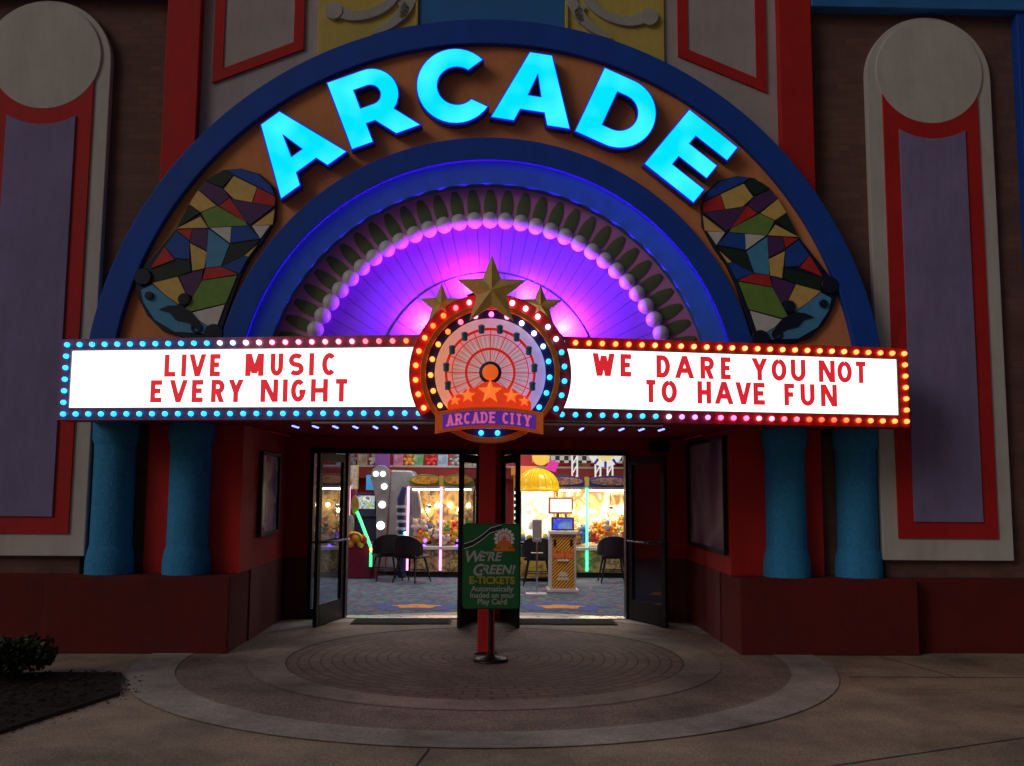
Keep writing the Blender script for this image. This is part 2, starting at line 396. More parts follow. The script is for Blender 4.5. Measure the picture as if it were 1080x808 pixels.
def glyph(mb, ch, x0, w, h, t, P, th=.006, serif=0):
    mp = lambda q: (x0+t/2+q[0]*(w-t) if w > t*1.2 else x0+w/2, t/2+q[1]*(h-t))
    k = 0
    for st in GL[ch]:
        if len(st) == 2 and abs(st[0][1]-st[1][1]) > .3:      # upright or slanted stroke, cut level at both ends
            hw = t*.5*math.hypot((st[0][0]-st[1][0])*(w-t), (st[0][1]-st[1][1])*h)/(abs(st[0][1]-st[1][1])*h)
            mx_ = lambda q: (x0+hw+q[0]*(w-2*hw) if w > t*1.2 else x0+w/2, q[1]*h)
            a, b_ = mx_(st[0]), mx_(st[1]); d = th+.0004*k; k += 1
            c4 = [(a[0]-hw, a[1]), (a[0]+hw, a[1]), (b_[0]+hw, b_[1]), (b_[0]-hw, b_[1])]
            mb.add([P(x, y, d) for x, y in c4]+[P(x, y, 0) for x, y in c4], [(0, 1, 2, 3), (0, 1, 5, 4), (1, 2, 6, 5), (2, 3, 7, 6), (3, 0, 4, 7)])
            continue
        ribbon(mb, [mp(q) for q in st], t, P, 0, th+.0004*k); k += 1
    if serif:
        for q in SERIF.get(ch, []):
            c = mp(q); ribbon(mb, [(c[0]-serif, c[1]), (c[0]+serif, c[1])], t*.75, P, 0, th+.0004*k); k += 1

# ================================================================== GROUND
mb = MB(); mb.sheet([(-60, -30, 0), (60, -30, 0), (60, 60, 0), (-60, 60, 0)])
struct(mb.build('pavement', CONC))
def disc_ring(name, r0, r1, z, m, n=96):
    b = MB(); vs = []
    for i in range(n):
        a = 2*PI*i/n; c, q = math.cos(a), math.sin(a)
        vs += [(CX+r0*c, CYC+r0*q, z), (CX+r1*c, CYC+r1*q, z)]
    b.add(vs, [(2*i, 2*i+1, (2*i+3) % (2*n), (2*i+2) % (2*n)) for i in range(n)])
    return struct(b.build(name, m))
disc_ring('paving_outer_band', 2.85, 3.25, .008, CONCP)
disc_ring('paving_aggregate_ring', 2.23, 2.85, .004, AGG)
disc_ring('paving_inner_band', 1.90, 2.23, .008, concretemat('warm_concrete_band', (.40, .315, .25), .25))
disc_ring('paving_brick_rosette', .001, 1.90, .004, PAVE)
# sidewalk band along the wall and expansion joints
mb = MB()
def joint(x0, y0, x1, y1, w=.012):
    d = Vector((x1-x0, y1-y0)).normalized(); nx, ny = -d.y*w/2, d.x*w/2
    mb.sheet([(x0+nx, y0+ny, .0035), (x1+nx, y1+ny, .0035), (x1-nx, y1-ny, .0035), (x0-nx, y0-ny, .0035)])
joint(3.2, 8.50, 12, 8.42); joint(-12, 8.55, -3.15, 8.55); joint(2.1, 5.84, 6.2, 7.56); joint(-.35, 6.2, -.62, 4.5)
joint(3.9, 9.5, 4.15, 8.5); joint(5.6, 9.7, 5.9, 8.45); joint(-2.6, 9.5, -3.0, 8.57); joint(-4.6, 9.5, -4.9, 8.57); joint(2.1, 5.84, -1.2, 4.4); joint(3.25, 8.0, 7, 7.9, .006)
struct(mb.build('pavement_joints', mat('dark_joint_gap', (.05, .045, .04), .9)))  # joint strips in their own dark colour
# mulch bed with a low shrub at its back
mb = MB(); bed = [(-3.14, 8.50, .02), (-2.87, 7.72, .02), (-3.25, 6.42, .02), (-5.5, 3.0, .02), (-12, 3.0, .02), (-12, 8.50, .02)]
bed = [(-3.14, 8.50), (-2.95, 7.75), (-3.25, 6.9), (-4.6, 4.6), (-12, 4.0), (-12, 8.50)]
bed = [(-3.14, 8.50), (-2.86, 7.72), (-3.22, 6.45), (-3.9, 5.0), (-12, 4.0), (-12, 8.50)]
mb.prism([(x, y) for x, y in bed], 0, 1); 
vs = [(x, y, .03) for x, y in bed]+[(x, y, 0) for x, y in bed]; n = len(bed)
mb = MB(); mb.add(vs, [list(range(n))]+[(i, (i+1) % n, n+(i+1) % n, n+i) for i in range(n)])
rnd = random.Random(3)
for i in range(110):      # bark litter kicked onto the paving
    y = rnd.uniform(5.6, 8.45); lim = -2.86-(7.72-y)*.283 if y < 7.72 else -2.86-(y-7.72)*.36
    x = lim+abs(rnd.gauss(0, .09)); a = rnd.uniform(0, PI); l = rnd.uniform(.006, .02); w = rnd.uniform(.004, .008)
    dx, dy = math.cos(a)*l, math.sin(a)*l; ex, ey = -math.sin(a)*w, math.cos(a)*w
    mb.add([(x-dx-ex, y-dy-ey, .012), (x+dx-ex, y+dy-ey, .016), (x+dx+ex, y+dy+ey, .018), (x-dx+ex, y-dy+ey, .013)], [(0, 1, 2, 3)], 0)
for i in range(7000):
    x = rnd.uniform(-7.2, -2.9); y = rnd.uniform(5.0, 8.46)
    lim = -2.86-(7.72-y)*.283 if y < 7.72 else -2.86-(y-7.72)*.36
    if x > lim-.03: continue
    a = rnd.uniform(0, PI); l = rnd.uniform(.010, .030); w = rnd.uniform(.005, .011); z = .032+rnd.uniform(0, .02); tl = rnd.uniform(-.010, .010)
    dx, dy = math.cos(a)*l, math.sin(a)*l; ex, ey = -math.sin(a)*w, math.cos(a)*w
    mb.add([(x-dx-ex, y-dy-ey, z-tl), (x+dx-ex, y+dy-ey, z+tl), (x+dx+ex, y+dy+ey, z+tl+.006), (x-dx+ex, y-dy+ey, z-tl+.006)], [(0, 1, 2, 3)], rnd.choice((0, 0, 1)))
tag(mb.build('mulch', [mat('dark_bark_mulch', (.030, .020, .015), .95, .5, 30, .8, 50), mat('brown_bark_chip', (.042, .028, .019), .95, .4, 30)]), 'dark brown bark mulch filling the planting bed at the left', 'mulch', None, 'stuff')
def shrub(x, y, label, r, h, seed, nl):
    g = random.Random(seed)
    t = thing('low_shrub', label, 'shrub', (x, y, .03))
    b = MB()
    for i in range(16):
        a = g.uniform(0, 2*PI); rr = g.uniform(.4, .85)*r
        b.tube([(x+.02*math.cos(a), y+.02*math.sin(a), .02), (x+rr*.5*math.cos(a), y+rr*.5*math.sin(a), h*.45), (x+rr*math.cos(a), y+rr*math.sin(a), h*g.uniform(.6, .9))], [.01, .007, .003], 5)
    b.build('stems', mat('shrub_bark', (.06, .045, .03), .9), t)
    b = MB()
    for i in range(nl):
        a = g.uniform(0, 2*PI); q = g.random()**.45; ph = math.acos(g.uniform(-.25, 1))
        lump = 1+.22*math.sin(3*a+seed)+.12*math.sin(7*a)
        p = Vector((x+r*q*lump*math.sin(ph)*math.cos(a), y+r*q*lump*math.sin(ph)*math.sin(a), .03+h*.42+h*.55*q*lump*math.cos(ph)))
        if p.z < .04: continue
        d = Vector((g.uniform(-1, 1)+math.cos(a), g.uniform(-1, 1)+math.sin(a), g.uniform(.1, 1.4))).normalized(); w = d.orthogonal().normalized(); w.rotate(Matrix.Rotation(g.uniform(0, 6), 3, d)); l = g.uniform(.03, .06); k = l*.32
        b.add([p-d*l*.2, p+w*k+d*l*.35, p+d*l, p-w*k+d*l*.35], [(0, 1, 2, 3)], g.choice((0, 0, 1)))
    b.build('foliage', [mat('dark_green_leaf', (.020, .034, .015), .5, .3, 20), mat('mid_green_leaf', (.035, .055, .024), .5, .3, 20)], t)
shrub(-3.95, 8.22, 'low rounded dark green shrub at the back edge of the mulch bed', .34, .31, 4, 2600)

# ================================================================== BUILDING SHELL
B = thing('arcade_building', 'dark brick arcade building front with red plinths, recessed entrance and glowing interior', 'building', (0, 9.75, 0))
mb = MB()
for s in (-1, 1):
    mb.box(*sorted((s*4.08, s*16)), 9.75, 10.4, .75, 9.2)
    mb.box(*sorted((s*3.49, s*4.08)), 9.95, 10.4, .75, 2.2)
mb.box(-4.08, 4.08, 9.75, 10.4, 2.28, 9.2)
mb.build('brick_wall', BRICK, B)
for s in (-1, 1):
    mb = MB(); mb.box(*sorted((s*4.33, s*16)), 9.72, 10.4, 0, .748); mb.build('base_wall', REDDARK, B, .008)
    mb = MB(); mb.box(*sorted((s*2.53, s*4.325)), 9.57, 10.35, 0, .75); mb.build('plinth', REDDARK, B, .012)
    mb = MB(); mb.box(*sorted((s*2.52, s*3.487)), 9.86, 10.35, .752, 2.262)
    mb.box(*sorted((s*2.52, s*2.75)), 10.352, 12.1, .752, 2.262); mb.build('recess_wall', RED, B)
    mb = MB(); mb.box(*sorted((s*2.515, s*2.75)), 10.352, 12.08, 0, .75); mb.build('wainscot', mat('dark_brown_wainscot', (.17, .022, .018), .6, .2, 3), B)
# wall with the doorways
mb = MB()
mb.box(-2.75, -2.24, 12.1, 12.3, .752, 2.262); mb.box(1.80, 2.75, 12.1, 12.3, .752, 2.262); mb.box(-.085, .17, 12.1, 12.3, .002, 2.262)
mb.box(-2.24, -.085, 12.1, 12.3, 2.115, 2.262); mb.box(.17, 1.80, 12.1, 12.3, 2.115, 2.262)
mb.build('door_wall', RED, B)
for q0, q1 in ((-2.75, -2.24), (1.80, 2.75)):
    mb = MB(); mb.box(q0, q1, 12.085, 12.3, 0, .75); mb.build('wainscot', MATS['dark_brown_wainscot'], B)
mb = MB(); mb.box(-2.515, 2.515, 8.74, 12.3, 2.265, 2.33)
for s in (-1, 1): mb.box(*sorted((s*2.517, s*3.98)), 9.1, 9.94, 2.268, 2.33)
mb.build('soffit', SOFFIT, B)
mb = MB(); mb.box(-3.9, 3.9, 9.08, 9.44, 2.335, 2.75); mb.build('canopy', MAROON, B)
# door surrounds
for x0, x1 in ((-1.80, -.087), (.172, 1.798)):
    b = MB(); b.box(x0, x0+.045, 12.06, 12.25, 0, 2.11); b.box(x1-.045, x1, 12.06, 12.25, 0, 2.11); b.box(x0+.045, x1-.045, 12.06, 12.25, 2.05, 2.11)
    b.build('door_frame', DKFRAME, B, .004)
    b = MB(); b.box(x0+.05, x1-.05, 12.04, 12.28, 0.006, .02); b.build('threshold', mat('aluminium_threshold', (.6, .6, .6), .3, .1, 10, metal=.9), B, .003)
b = MB(); b.box(-2.238, -2.19, 12.07, 12.24, 0, 2.11); b.box(-2.19, -1.805, 12.07, 12.24, 2.05, 2.11); b.box(-2.19, -1.805, 12.07, 12.24, 0, .12)
f = b.build('sidelight_frame', DKFRAME, B, .004)
b = MB(); b.box(-2.188, -1.807, 12.15, 12.158, .122, 2.048); b.build('sidelight_pane', glass('door_glass', (.82, .86, .9), .1), f)
# interior shell
FLOORM = bpy.data.materials.new('patterned_carpet'); FLOORM.use_nodes = True
n = FLOORM.node_tree.nodes; L = FLOORM.node_tree.links; bs = n['Principled BSDF']; bs.inputs['Roughness'].default_value = .95
tc = n.new('ShaderNodeTexCoord')
v1 = n.new('ShaderNodeTexVoronoi'); v1.inputs['Scale'].default_value = 14; L.new(tc.outputs['Object'], v1.inputs['Vector'])
sc_ = n.new('ShaderNodeSeparateColor'); L.new(v1.outputs['Color'], sc_.inputs[0])
rp = n.new('ShaderNodeValToRGB'); rp.color_ramp.interpolation = 'CONSTANT'; e = rp.color_ramp.elements
e[0].color = (.065, .08, .15, 1); e[1].position = .35; e[1].color = (.10, .11, .19, 1)
for p, c in ((.55, (.07, .19, .22)), (.70, (.17, .16, .24)), (.82, (.26, .09, .16)), (.91, (.09, .22, .17))):
    x = e.new(p); x.color = (*c, 1)
L.new(sc_.outputs[0], rp.inputs[0]); L.new(rp.outputs[0], bs.inputs['Base Color'])
mb = MB(); mb.box(-7, 7, 12.3, 20, .002, .006); struct(mb.build('arcade_floor', FLOORM))
def motif(x, y, rx, ry, z, m, name):
    b = MB(); vs = []
    g_ = random.Random(int(rx*100)); N_ = 40
    for i in range(N_):
        a = 2*PI*i/N_; k = 1+.16*math.sin(5*a)+.08*math.sin(11*a); vs.append((x+rx*k*math.cos(a), y+ry*k*math.sin(a), z))
    b.sheet(vs); struct(b.build(name, m))
CB = artmat('carpet_blue', [(.03, .07, .30), (.05, .12, .42), (.10, .10, .22), (.02, .05, .2)], 14, .95); CO = artmat('carpet_orange', [(.62, .20, .04), (.75, .38, .06), (.40, .10, .06)], 12, .95)
for x in (-.95, 1.02):
    motif(x, 13.25, .62, .42, .0095, CB, 'carpet_blue_motif'); motif(x, 13.25, .30, .20, .0135, CO, 'carpet_orange_motif')
IW = mat('crimson_interior_wall', (.42, .03, .035), .6, .2, 1.5)
mb = MB(); mb.box(-7.2, 7.2, 19.8, 20, 0, 3.4); mb.box(-7.2, -7, 12.3, 19.8, 0, 3.4); mb.box(7, 7.2, 12.3, 19.8, 0, 3.4); mb.build('interior_wall', IW, B)
mb = MB(); mb.box(-7.2, 7.2, 12.3, 20, 3.4, 3.5); mb.build('interior_ceiling', mat('dark_ceiling', (.04, .04, .05), .8), B)
mb = MB()
mb.box(-7.2, -2.751, 12.1, 12.3, 0, 3.4); mb.box(2.751, 7.2, 12.1, 12.3, 0, 3.4); mb.box(-2.75, 2.75, 12.1, 12.3, 2.34, 3.4)
mb.build('interior_front_wall', IW, B)

# keyhole panels on the brick, one per side
def arcpts(cx, cz, r, a0, a1, n): return [(cx+r*math.cos(rad(a0+(a1-a0)*i/n)), cz+r*math.sin(rad(a0+(a1-a0)*i/n))) for i in range(n+1)]
def keyhole(cx, label):
    t = thing('wall_panel', label, 'wall panel', (cx, 9.75, .93), 'tall round topped panels beside the arch')
    b = MB(); b.prism([(cx-.675, .93), (cx+.675, .93)]+arcpts(cx, 6.055, .675, 0, 180, 40), 9.665, 9.752); b.build('border', WHITE, t, .008)
    b = MB(); b.prism([(cx-.515, 1.15), (cx+.515, 1.15), (cx+.515, 5.96), (cx-.515, 5.96)], 9.645, 9.668); b.build('red_frame', RED, t, .003)
    b = MB(); zz = 6.05; r = .69
    b.prism([(cx-.355, 1.32), (cx+.355, 1.32)]+arcpts(cx, zz, r, -59, -121, 14), 9.625, 9.648); b.build('inlay', PURPLE, t, .003)
    b = MB(); b.prism(arcpts(cx, 6.11, .575, 0, 354, 59), 9.642, 9.668); b.build('roundel', WHITE, t, .004)
keyhole(-4.68, 'tall white, red and purple keyhole shaped panel on the brick left of the arch')
keyhole(4.70, 'tall white, red and purple keyhole shaped panel on the brick right of the arch')

# pilasters, upper wall fields
for s, sd in ((-1, 'left'), (1, 'right')):
    b = MB(); b.box(*sorted((s*3.07, s*3.42)), 9.60, 9.75, 2.5, 9.2); tag(b.build('red_pilaster', RED, None, .008), f'flat red vertical pilaster rising behind the {sd} shoulder of the arch', 'pilaster', 'red pilasters flanking the gable')
b = MB(); b.box(-3.068, 3.068, 9.705, 9.749, 2.5, 9.2); b.build('lilac_wall_field', LILAC, B)
for s, sd in ((-1, 'left'), (1, 'right')):
    t = thing('trapezoid_frame', f'red slanted trapezoid outline panel on the lilac wall upper {sd} of the arch', 'wall panel', (s*2.45, 9.705, 5.8), 'red trapezoid frames above the arch')
    o = [(s*2.945, 5.86), (s*2.0, 6.25), (s*2.0, 9.0), (s*2.945, 9.0)]
    i = [(s*2.84, 6.02), (s*2.105, 6.325), (s*2.105, 8.9), (s*2.84, 8.9)]
    b = MB()
    for k in range(4):
        j = (k+1) % 4; b.prism([o[k], o[j], i[j], i[k]], 9.675, 9.704)
    b.build('red_outline', RED, t)
    b = MB(); b.prism([(x, z) for x, z in i], 9.690, 9.7035); b.build('field', LILAC, t)
    t = thing('scroll_panel', f'mustard yellow panel with pale scroll moulding above the {sd} half of the arch', 'wall panel', (s*1.3, 9.705, 5.9), 'yellow scroll panels above the arch')
    b = MB(); b.box(*sorted((s*.78, s*1.85)), 9.672, 9.704, 5.6, 9.0); b.build('yellow_field', YELLOW, t, .004)
    b = MB(); b.box(*sorted((s*.79, s*.815)), 9.64, 9.674, 5.7, 9.0); b.build('edge_strip', YELLOW, t, .003)
    b = MB()
    def scroll(pts, rs):
        m_ = 6; P = []
        for k in range(len(pts)-1):
            for q in range(m_):
                u = q/m_; p0 = pts[max(k-1, 0)]; p1 = pts[k]; p2 = pts[k+1]; p3 = pts[min(k+2, len(pts)-1)]
                P.append(tuple(.5*((2*p1[e])+(p2[e]-p0[e])*u+(2*p0[e]-5*p1[e]+4*p2[e]-p3[e])*u*u+(3*p1[e]-p0[e]-3*p2[e]+p3[e])*u**3) for e in (0, 1))+((rs[k]*(1-u)+rs[k+1]*u),))
        P.append((*pts[-1], rs[-1])); L_ = []; R2 = []
        for k, (x, z, w) in enumerate(P):
            a = Vector(P[min(k+1, len(P)-1)][:2])-Vector(P[max(k-1, 0)][:2]); a.normalize()
            L_.append((x-a.y*w, z+a.x*w)); R2.append((x+a.y*w, z-a.x*w))
        for k in range(len(P)-1): b.prism([L_[k], L_[k+1], R2[k+1], R2[k]], 9.635, 9.673)
    q = lambda px, py: at(px, py, 9.65) if s < 0 else ((lambda a: (-a[0], a[1]))(at(px, py, 9.65)))
    scroll([q(352, 10), q(372, 17), q(395, 13), q(412, 2), q(420, -14), q(410, -30)], [.07, .055, .05, .05, .045, .03])
    c = q(352, 12); b.prism(arcpts(c[0], c[1], .095, 0, 345, 23), 9.625, 9.673)
    scroll([q(392, 36), q(412, 26), q(428, 10), q(438, -12), q(436, -40)], [.012, .045, .06, .05, .03])
    scroll([q(424, 20), q(427, 10), q(422, 2)], [.03, .05, .03])
    b.build('scroll_moulding', GREYSC, t, .006)
b = MB(); b.box(-.778, .778, 9.668, 9.7045, 5.6, 9.0); tag(b.build('blue_field_panel', BLUEMID, None, .005), 'plain blue panel between the two yellow scroll panels above the arch', 'wall panel')
for s, sd in ((-1, 'left'), (1, 'right')):
    b = MB(); b.box(*sorted((s*3.425, s*7.5)), 9.58, 9.749, 6.79, 6.98); b.box(*sorted((s*3.425, s*7.5)), 9.52, 9.749, 6.982, 7.3); tag(b.build('blue_cornice', BLUEMID, None, .01), f'blue cornice band at the top of the brick on the {sd}', 'cornice', 'blue cornices over the brick')
    b = MB(); b.box(*sorted((s*5.67, s*6.0)), 9.62, 9.749, 3.4, 6.785); tag(b.build('blue_pilaster', BLUE, None, .008), f'narrow blue strip on the brick at the far {sd} edge', 'pilaster', 'blue strips at the outer edges')

# columns standing on the plinths
def column(x, label):
    t = thing('column', label, 'column', (x, 9.80, .752), 'blue columns under the marquee')
    b = MB(); b.lathe([(.204, 1.03), (.202, 1.5), (.204, 2.04)], (x, 9.8, 0), 40); b.build('shaft', SKYBLUE, t)
    b = MB(); b.lathe([(.236, .752), (.236, .86), (.229, .94), (.206, 1.032)], (x, 9.8, 0), 40); b.build('base', SKYBLUE, t)
    b = MB(); b.lathe([(.206, 2.038), (.21, 2.055), (.226, 2.09), (.230, 2.264)], (x, 9.8, 0), 40); b.build('capital', SKYBLUE, t)
column(-3.80, 'sky blue round column on the left plinth, outer one beside the white panel')
column(-3.03, 'sky blue round column on the left plinth, inner one near the poster recess')
column(3.08, 'sky blue round column on the right plinth, inner one near the poster recess')
column(3.825, 'sky blue round column on the right plinth, outer one beside the white panel')

# ================================================================== ARCH
AZ = 2.474
A = thing('entrance_arch', 'huge half round arch with blue rings, orange band and purple lit dome', 'arch', (0, 9.74, AZ))
b = MB(); b.ring(0, AZ, 3.77, 4.035, 0, PI, 9.45, 9.748, 120); b.build('outer_ring', BLUE, A, .012)
b = MB(); b.ring(0, AZ, 2.752, 3.772, 0, PI, 9.53, 9.746, 120); b.build('fascia', ORANGE, A)
b = MB(); b.ring(0, AZ, 2.515, 2.755, 0, PI, 9.45, 9.744, 120); b.build('inner_ring', BLUE, A, .01)
b = MB(); b.tube([(2.503*math.cos(PI*i/120), 9.450, AZ+2.503*math.sin(PI*i/120)) for i in range(121)], .0055, 8); b.build('neon_line', glow('blue_neon', (.005, .004, 1.0), .5, (.02, .02, .3)), A)
b = MB(); b.ring(0, AZ, 2.29, 2.508, 0, PI, 9.525, 9.742, 120, 0, 9.495); b.build('cove', BLUEMID, A)
b = MB(); b.ring(0, AZ, 1.915, 2.292, 0, PI, 9.66, 9.740, 120); b.build('petal_band', PINK, A)
# dome with fine radial seams: separate gores a few mm apart over a dark backing
b = MB(); N = 44
for i in range(N):
    a0 = PI*i/N+.0014; a1 = PI*(i+1)/N-.0014
    b.ring(0, AZ, .3, 1.93, a0, a1, 9.705, 9.72, 3, 0, 9.680)
b.ring(0, AZ, .3, 1.86, 0, PI, 9.722, 9.73, 60, 1)
b.build('dome', [DOME, mat('dark_seam', (.14, .05, .32), .8)], A)
b = MB(); N = 22
for i in range(N):
    a0 = PI*i/N+.004; a1 = PI*(i+1)/N-.004
    b.ring(0, AZ+.25, .3, 1.13, a0, a1, 9.676, 9.686, 3)
b.ring(0, AZ+.25, .3, 1.12, 0, PI, 9.682, 9.688, 48, 1)
b.build('sunburst', [DOME, DOME], A)
step = 4.78
angs = [90+step*(k+.0) for k in range(-15, 16)]
ball0 = leaf0 = None
for a in angs:
    c, q = math.cos(rad(a)), math.sin(rad(a))
    if ball0 is None:
        ball0 = MB().ball((0, 0, 0), .086, 20).build('globe', PEARL, A, local=True)
        lf = MB(); m_ = 14
        prof = [(0, 0)]+[(.066*math.sin(PI*(k/m_)**.92)**.62, .37*k/m_) for k in range(1, m_)]+[(0, .345)]
        vs = []
        for w, z in prof: vs += [(-w, 0, z), (0, -.010, z), (w, 0, z)]
        fs = []
        for k in range(len(prof)-1): fs += [(3*k, 3*k+1, 3*k+4, 3*k+3), (3*k+1, 3*k+2, 3*k+5, 3*k+4)]
        lf.add(vs, fs, 0, True); leaf0 = lf.build('leaf', LEAF, A, local=True)
        bl, le = ball0, leaf0
    else:
        bl = ball0.copy(); le = leaf0.copy(); COL.objects.link(bl); COL.objects.link(le); bl.parent = A; le.parent = A
    bl.location = (1.925*c, 9.645-9.74-.03, 1.925*q)
    le.location = (1.915*c, 9.652-9.74, 1.915*q); le.rotation_euler = (0, rad(90-a), 0)
# purple floodlights lying on the canopy behind the medallion
FL = [(-.60, 3.24, -50, (.27, .012, 1.0), 1.1), (-.17, 3.62, -22, (.60, .006, .85), .8), (.36, 3.54, 24, (.22, .010, 1.0), .8), (.72, 3.22, 46, (.29, .014, 1.0), 1.5)]
for k, (x, z, an, colr, pw) in enumerate(FL):
    nm = ('far left', 'inner left', 'inner right', 'far right')[k]
    t = thing('floodlight', f'small purple floodlight hidden behind the round sign, {nm}', 'floodlight', (x, 9.55, z), 'purple floodlights behind the round sign')
    b = MB(); R_ = Matrix.Translation((x, 9.55, z)) @ Matrix.Rotation(rad(an), 4, 'Y')
    b.box(-.07, .07, -.05, .05, -.07, -.01, 0, R_); b.build('housing', BLACK, t, .006)
    b = MB(); b.tube([(x, 9.55, z-.06), (x, 9.55, z-.12), (x, 9.50, 2.6)], .008, 6); b.build('bracket', BLACK, t)
    ld = bpy.data.lights.new('floodlight_lamp', 'SPOT'); ld.energy = 70*pw; ld.color = colr; ld.spot_size = rad(160); ld.spot_blend = .9; ld.shadow_soft_size = .04
    lo = bpy.data.objects.new('floodlight_lamp', ld); COL.objects.link(lo); lo.parent = t
    lg = bpy.data.lights.new('floodlight_glow', 'POINT'); lg.energy = 9.0*pw; lg.color = (colr[0]*1.3, .20, colr[2]); lg.shadow_soft_size = .03
    go = bpy.data.objects.new('floodlight_glow', lg); COL.objects.link(go); go.parent = t; go.location = (.06*math.sin(rad(an)), 0, .07)
    dirv = Vector((math.sin(rad(an)), .22, math.cos(rad(an))))
    lo.location = (0.02*math.sin(rad(an)), 0, .02); lo.rotation_euler = dirv.to_track_quat('-Z', 'Y').to_euler()

# ---------------------------------------------------------------- ARCADE letters
ar = lambda cx, cy, r, a0, a1, n=14: [(cx+r*math.cos(rad(a0+(a1-a0)*i/n)), cy+r*math.sin(rad(a0+(a1-a0)*i/n))) for i in range(n+1)]
LT = {
 'A': (1.10, [[(0, 0), (.335, 0), (.395, .17), (.705, .17), (.765, 0), (1.10, 0), (.71, 1), (.39, 1)], [(.475, .40), (.55, .66), (.625, .40)]]),
 'R': (1.0, [[(0, 0), (.32, 0), (.32, .27), (.43, .27), (.63, 0), (1.0, 0), (.74, .345)]+ar(.52, .635, .365, -48, 90)+[(0, 1)], [(.32, .76)]+ar(.50, .635, .125, 90, -90, 10)+[(.32, .51)]]),
 'C': (1.05, [ar(.53, .5, .53, 38, 322, 30)+ar(.55, .5, .255, 312, 48, 24)]),
 'D': (.97, [[(0, 0), (.45, 0)]+ar(.45, .5, .5, -84, 84, 22)+[(.45, 1), (0, 1)], [(.315, .745), (.44, .745)]+ar(.44, .5, .245, 84, -84, 16)+[(.44, .255), (.315, .255)]]),
 'E': (.86, [[(0, 0), (.86, 0), (.86, .255), (.315, .255), (.315, .375), (.79, .375), (.79, .625), (.315, .625), (.315, .745), (.85, .745), (.85, 1), (0, 1)]]),
}
CYAN = mat('cyan_lit_acrylic', (.0, .05, .08), .4, var=0, spec=.1)
n = CYAN.node_tree.nodes; L = CYAN.node_tree.links
tc = n.new('ShaderNodeTexCoord'); nz = n.new('ShaderNodeTexNoise'); nz.inputs['Scale'].default_value = 2.6; nz.inputs['Detail'].default_value = 1
L.new(tc.outputs['Object'], nz.inputs[0]); rp = n.new('ShaderNodeValToRGB'); rp.color_ramp.elements[0].position = .38; rp.color_ramp.elements[1].position = .74
rp.color_ramp.elements[0].color = (0.0, .74, 1.0, 1); rp.color_ramp.elements[1].color = (.06, .96, 1.0, 1)
L.new(nz.outputs[0], rp.inputs[0]); L.new(rp.outputs[0], n['Principled BSDF'].inputs['Emission Color']); n['Principled BSDF'].inputs['Emission Strength'].default_value = 1.06
TRIM = glow('blue_edge_trim', (.012, .012, .75), .7, (.02, .02, .4))  # emission paints in the glow of the letter faces on the trim
RET = mat('blue_letter_return', (.02, .03, .30), .4, .1, 5)
HT = .768
for ch, an, lab in (('A', 37.9, 'glowing cyan letter A, first of the sign at the lower left'), ('R', 21.4, 'glowing cyan letter R on the orange band'), ('C', 6.5, 'glowing cyan round letter C on the orange band'),
                    ('A', -8.0, 'glowing cyan letter A near the top between C and D'), ('D', -24.2, 'glowing cyan letter D on the orange band'), ('E', -38.8, 'glowing cyan letter E ending the sign at the right')):
    w, loops = LT[ch]; w *= HT; Rb = 2.905
    lp = [[(x*HT-w/2, y*HT) for x, y in l] for l in loops]
    if ch == 'C': lp = [[(x, (y/HT-.5)*.81+.5*HT) if False else (x*1.0, (y-.5*HT)*1.0+.5*HT) for x, y in l] for l in lp]
    c = Vector((-Rb*math.sin(rad(an)), 0, AZ+Rb*math.cos(rad(an))))
    t = thing('channel_letter', lab, 'sign letter', (c.x, 9.53, c.z), 'glowing cyan letters of the arch sign')
    base = Matrix.Translation((c.x, 9.45, c.z)) @ Matrix.Rotation(rad(-an), 4, 'Y') @ XZ
    place_mesh(curve_mesh(lp, 'return', .062, 0), 'return', RET, t, base)
    place_mesh(curve_mesh(lp, 'trim_cap', .004, .0), 'trim_cap', TRIM, t, Matrix.Translation((0, -.067, 0)) @ base)
    place_mesh(curve_mesh(lp, 'face', .003, -.013), 'face', CYAN, t, Matrix.Translation((0, -.0735, 0)) @ base)
    b = MB()
    rr = Matrix.Rotation(rad(-an), 4, 'Y')
    for dx in (-.2, .2):
        p = c+(rr @ Vector((dx*w/.8, 0, .12))); b.tube([(p.x, 9.511, p.z), (p.x, 9.532, p.z)], .01, 6)
    b.build('standoff', BLACK, t)

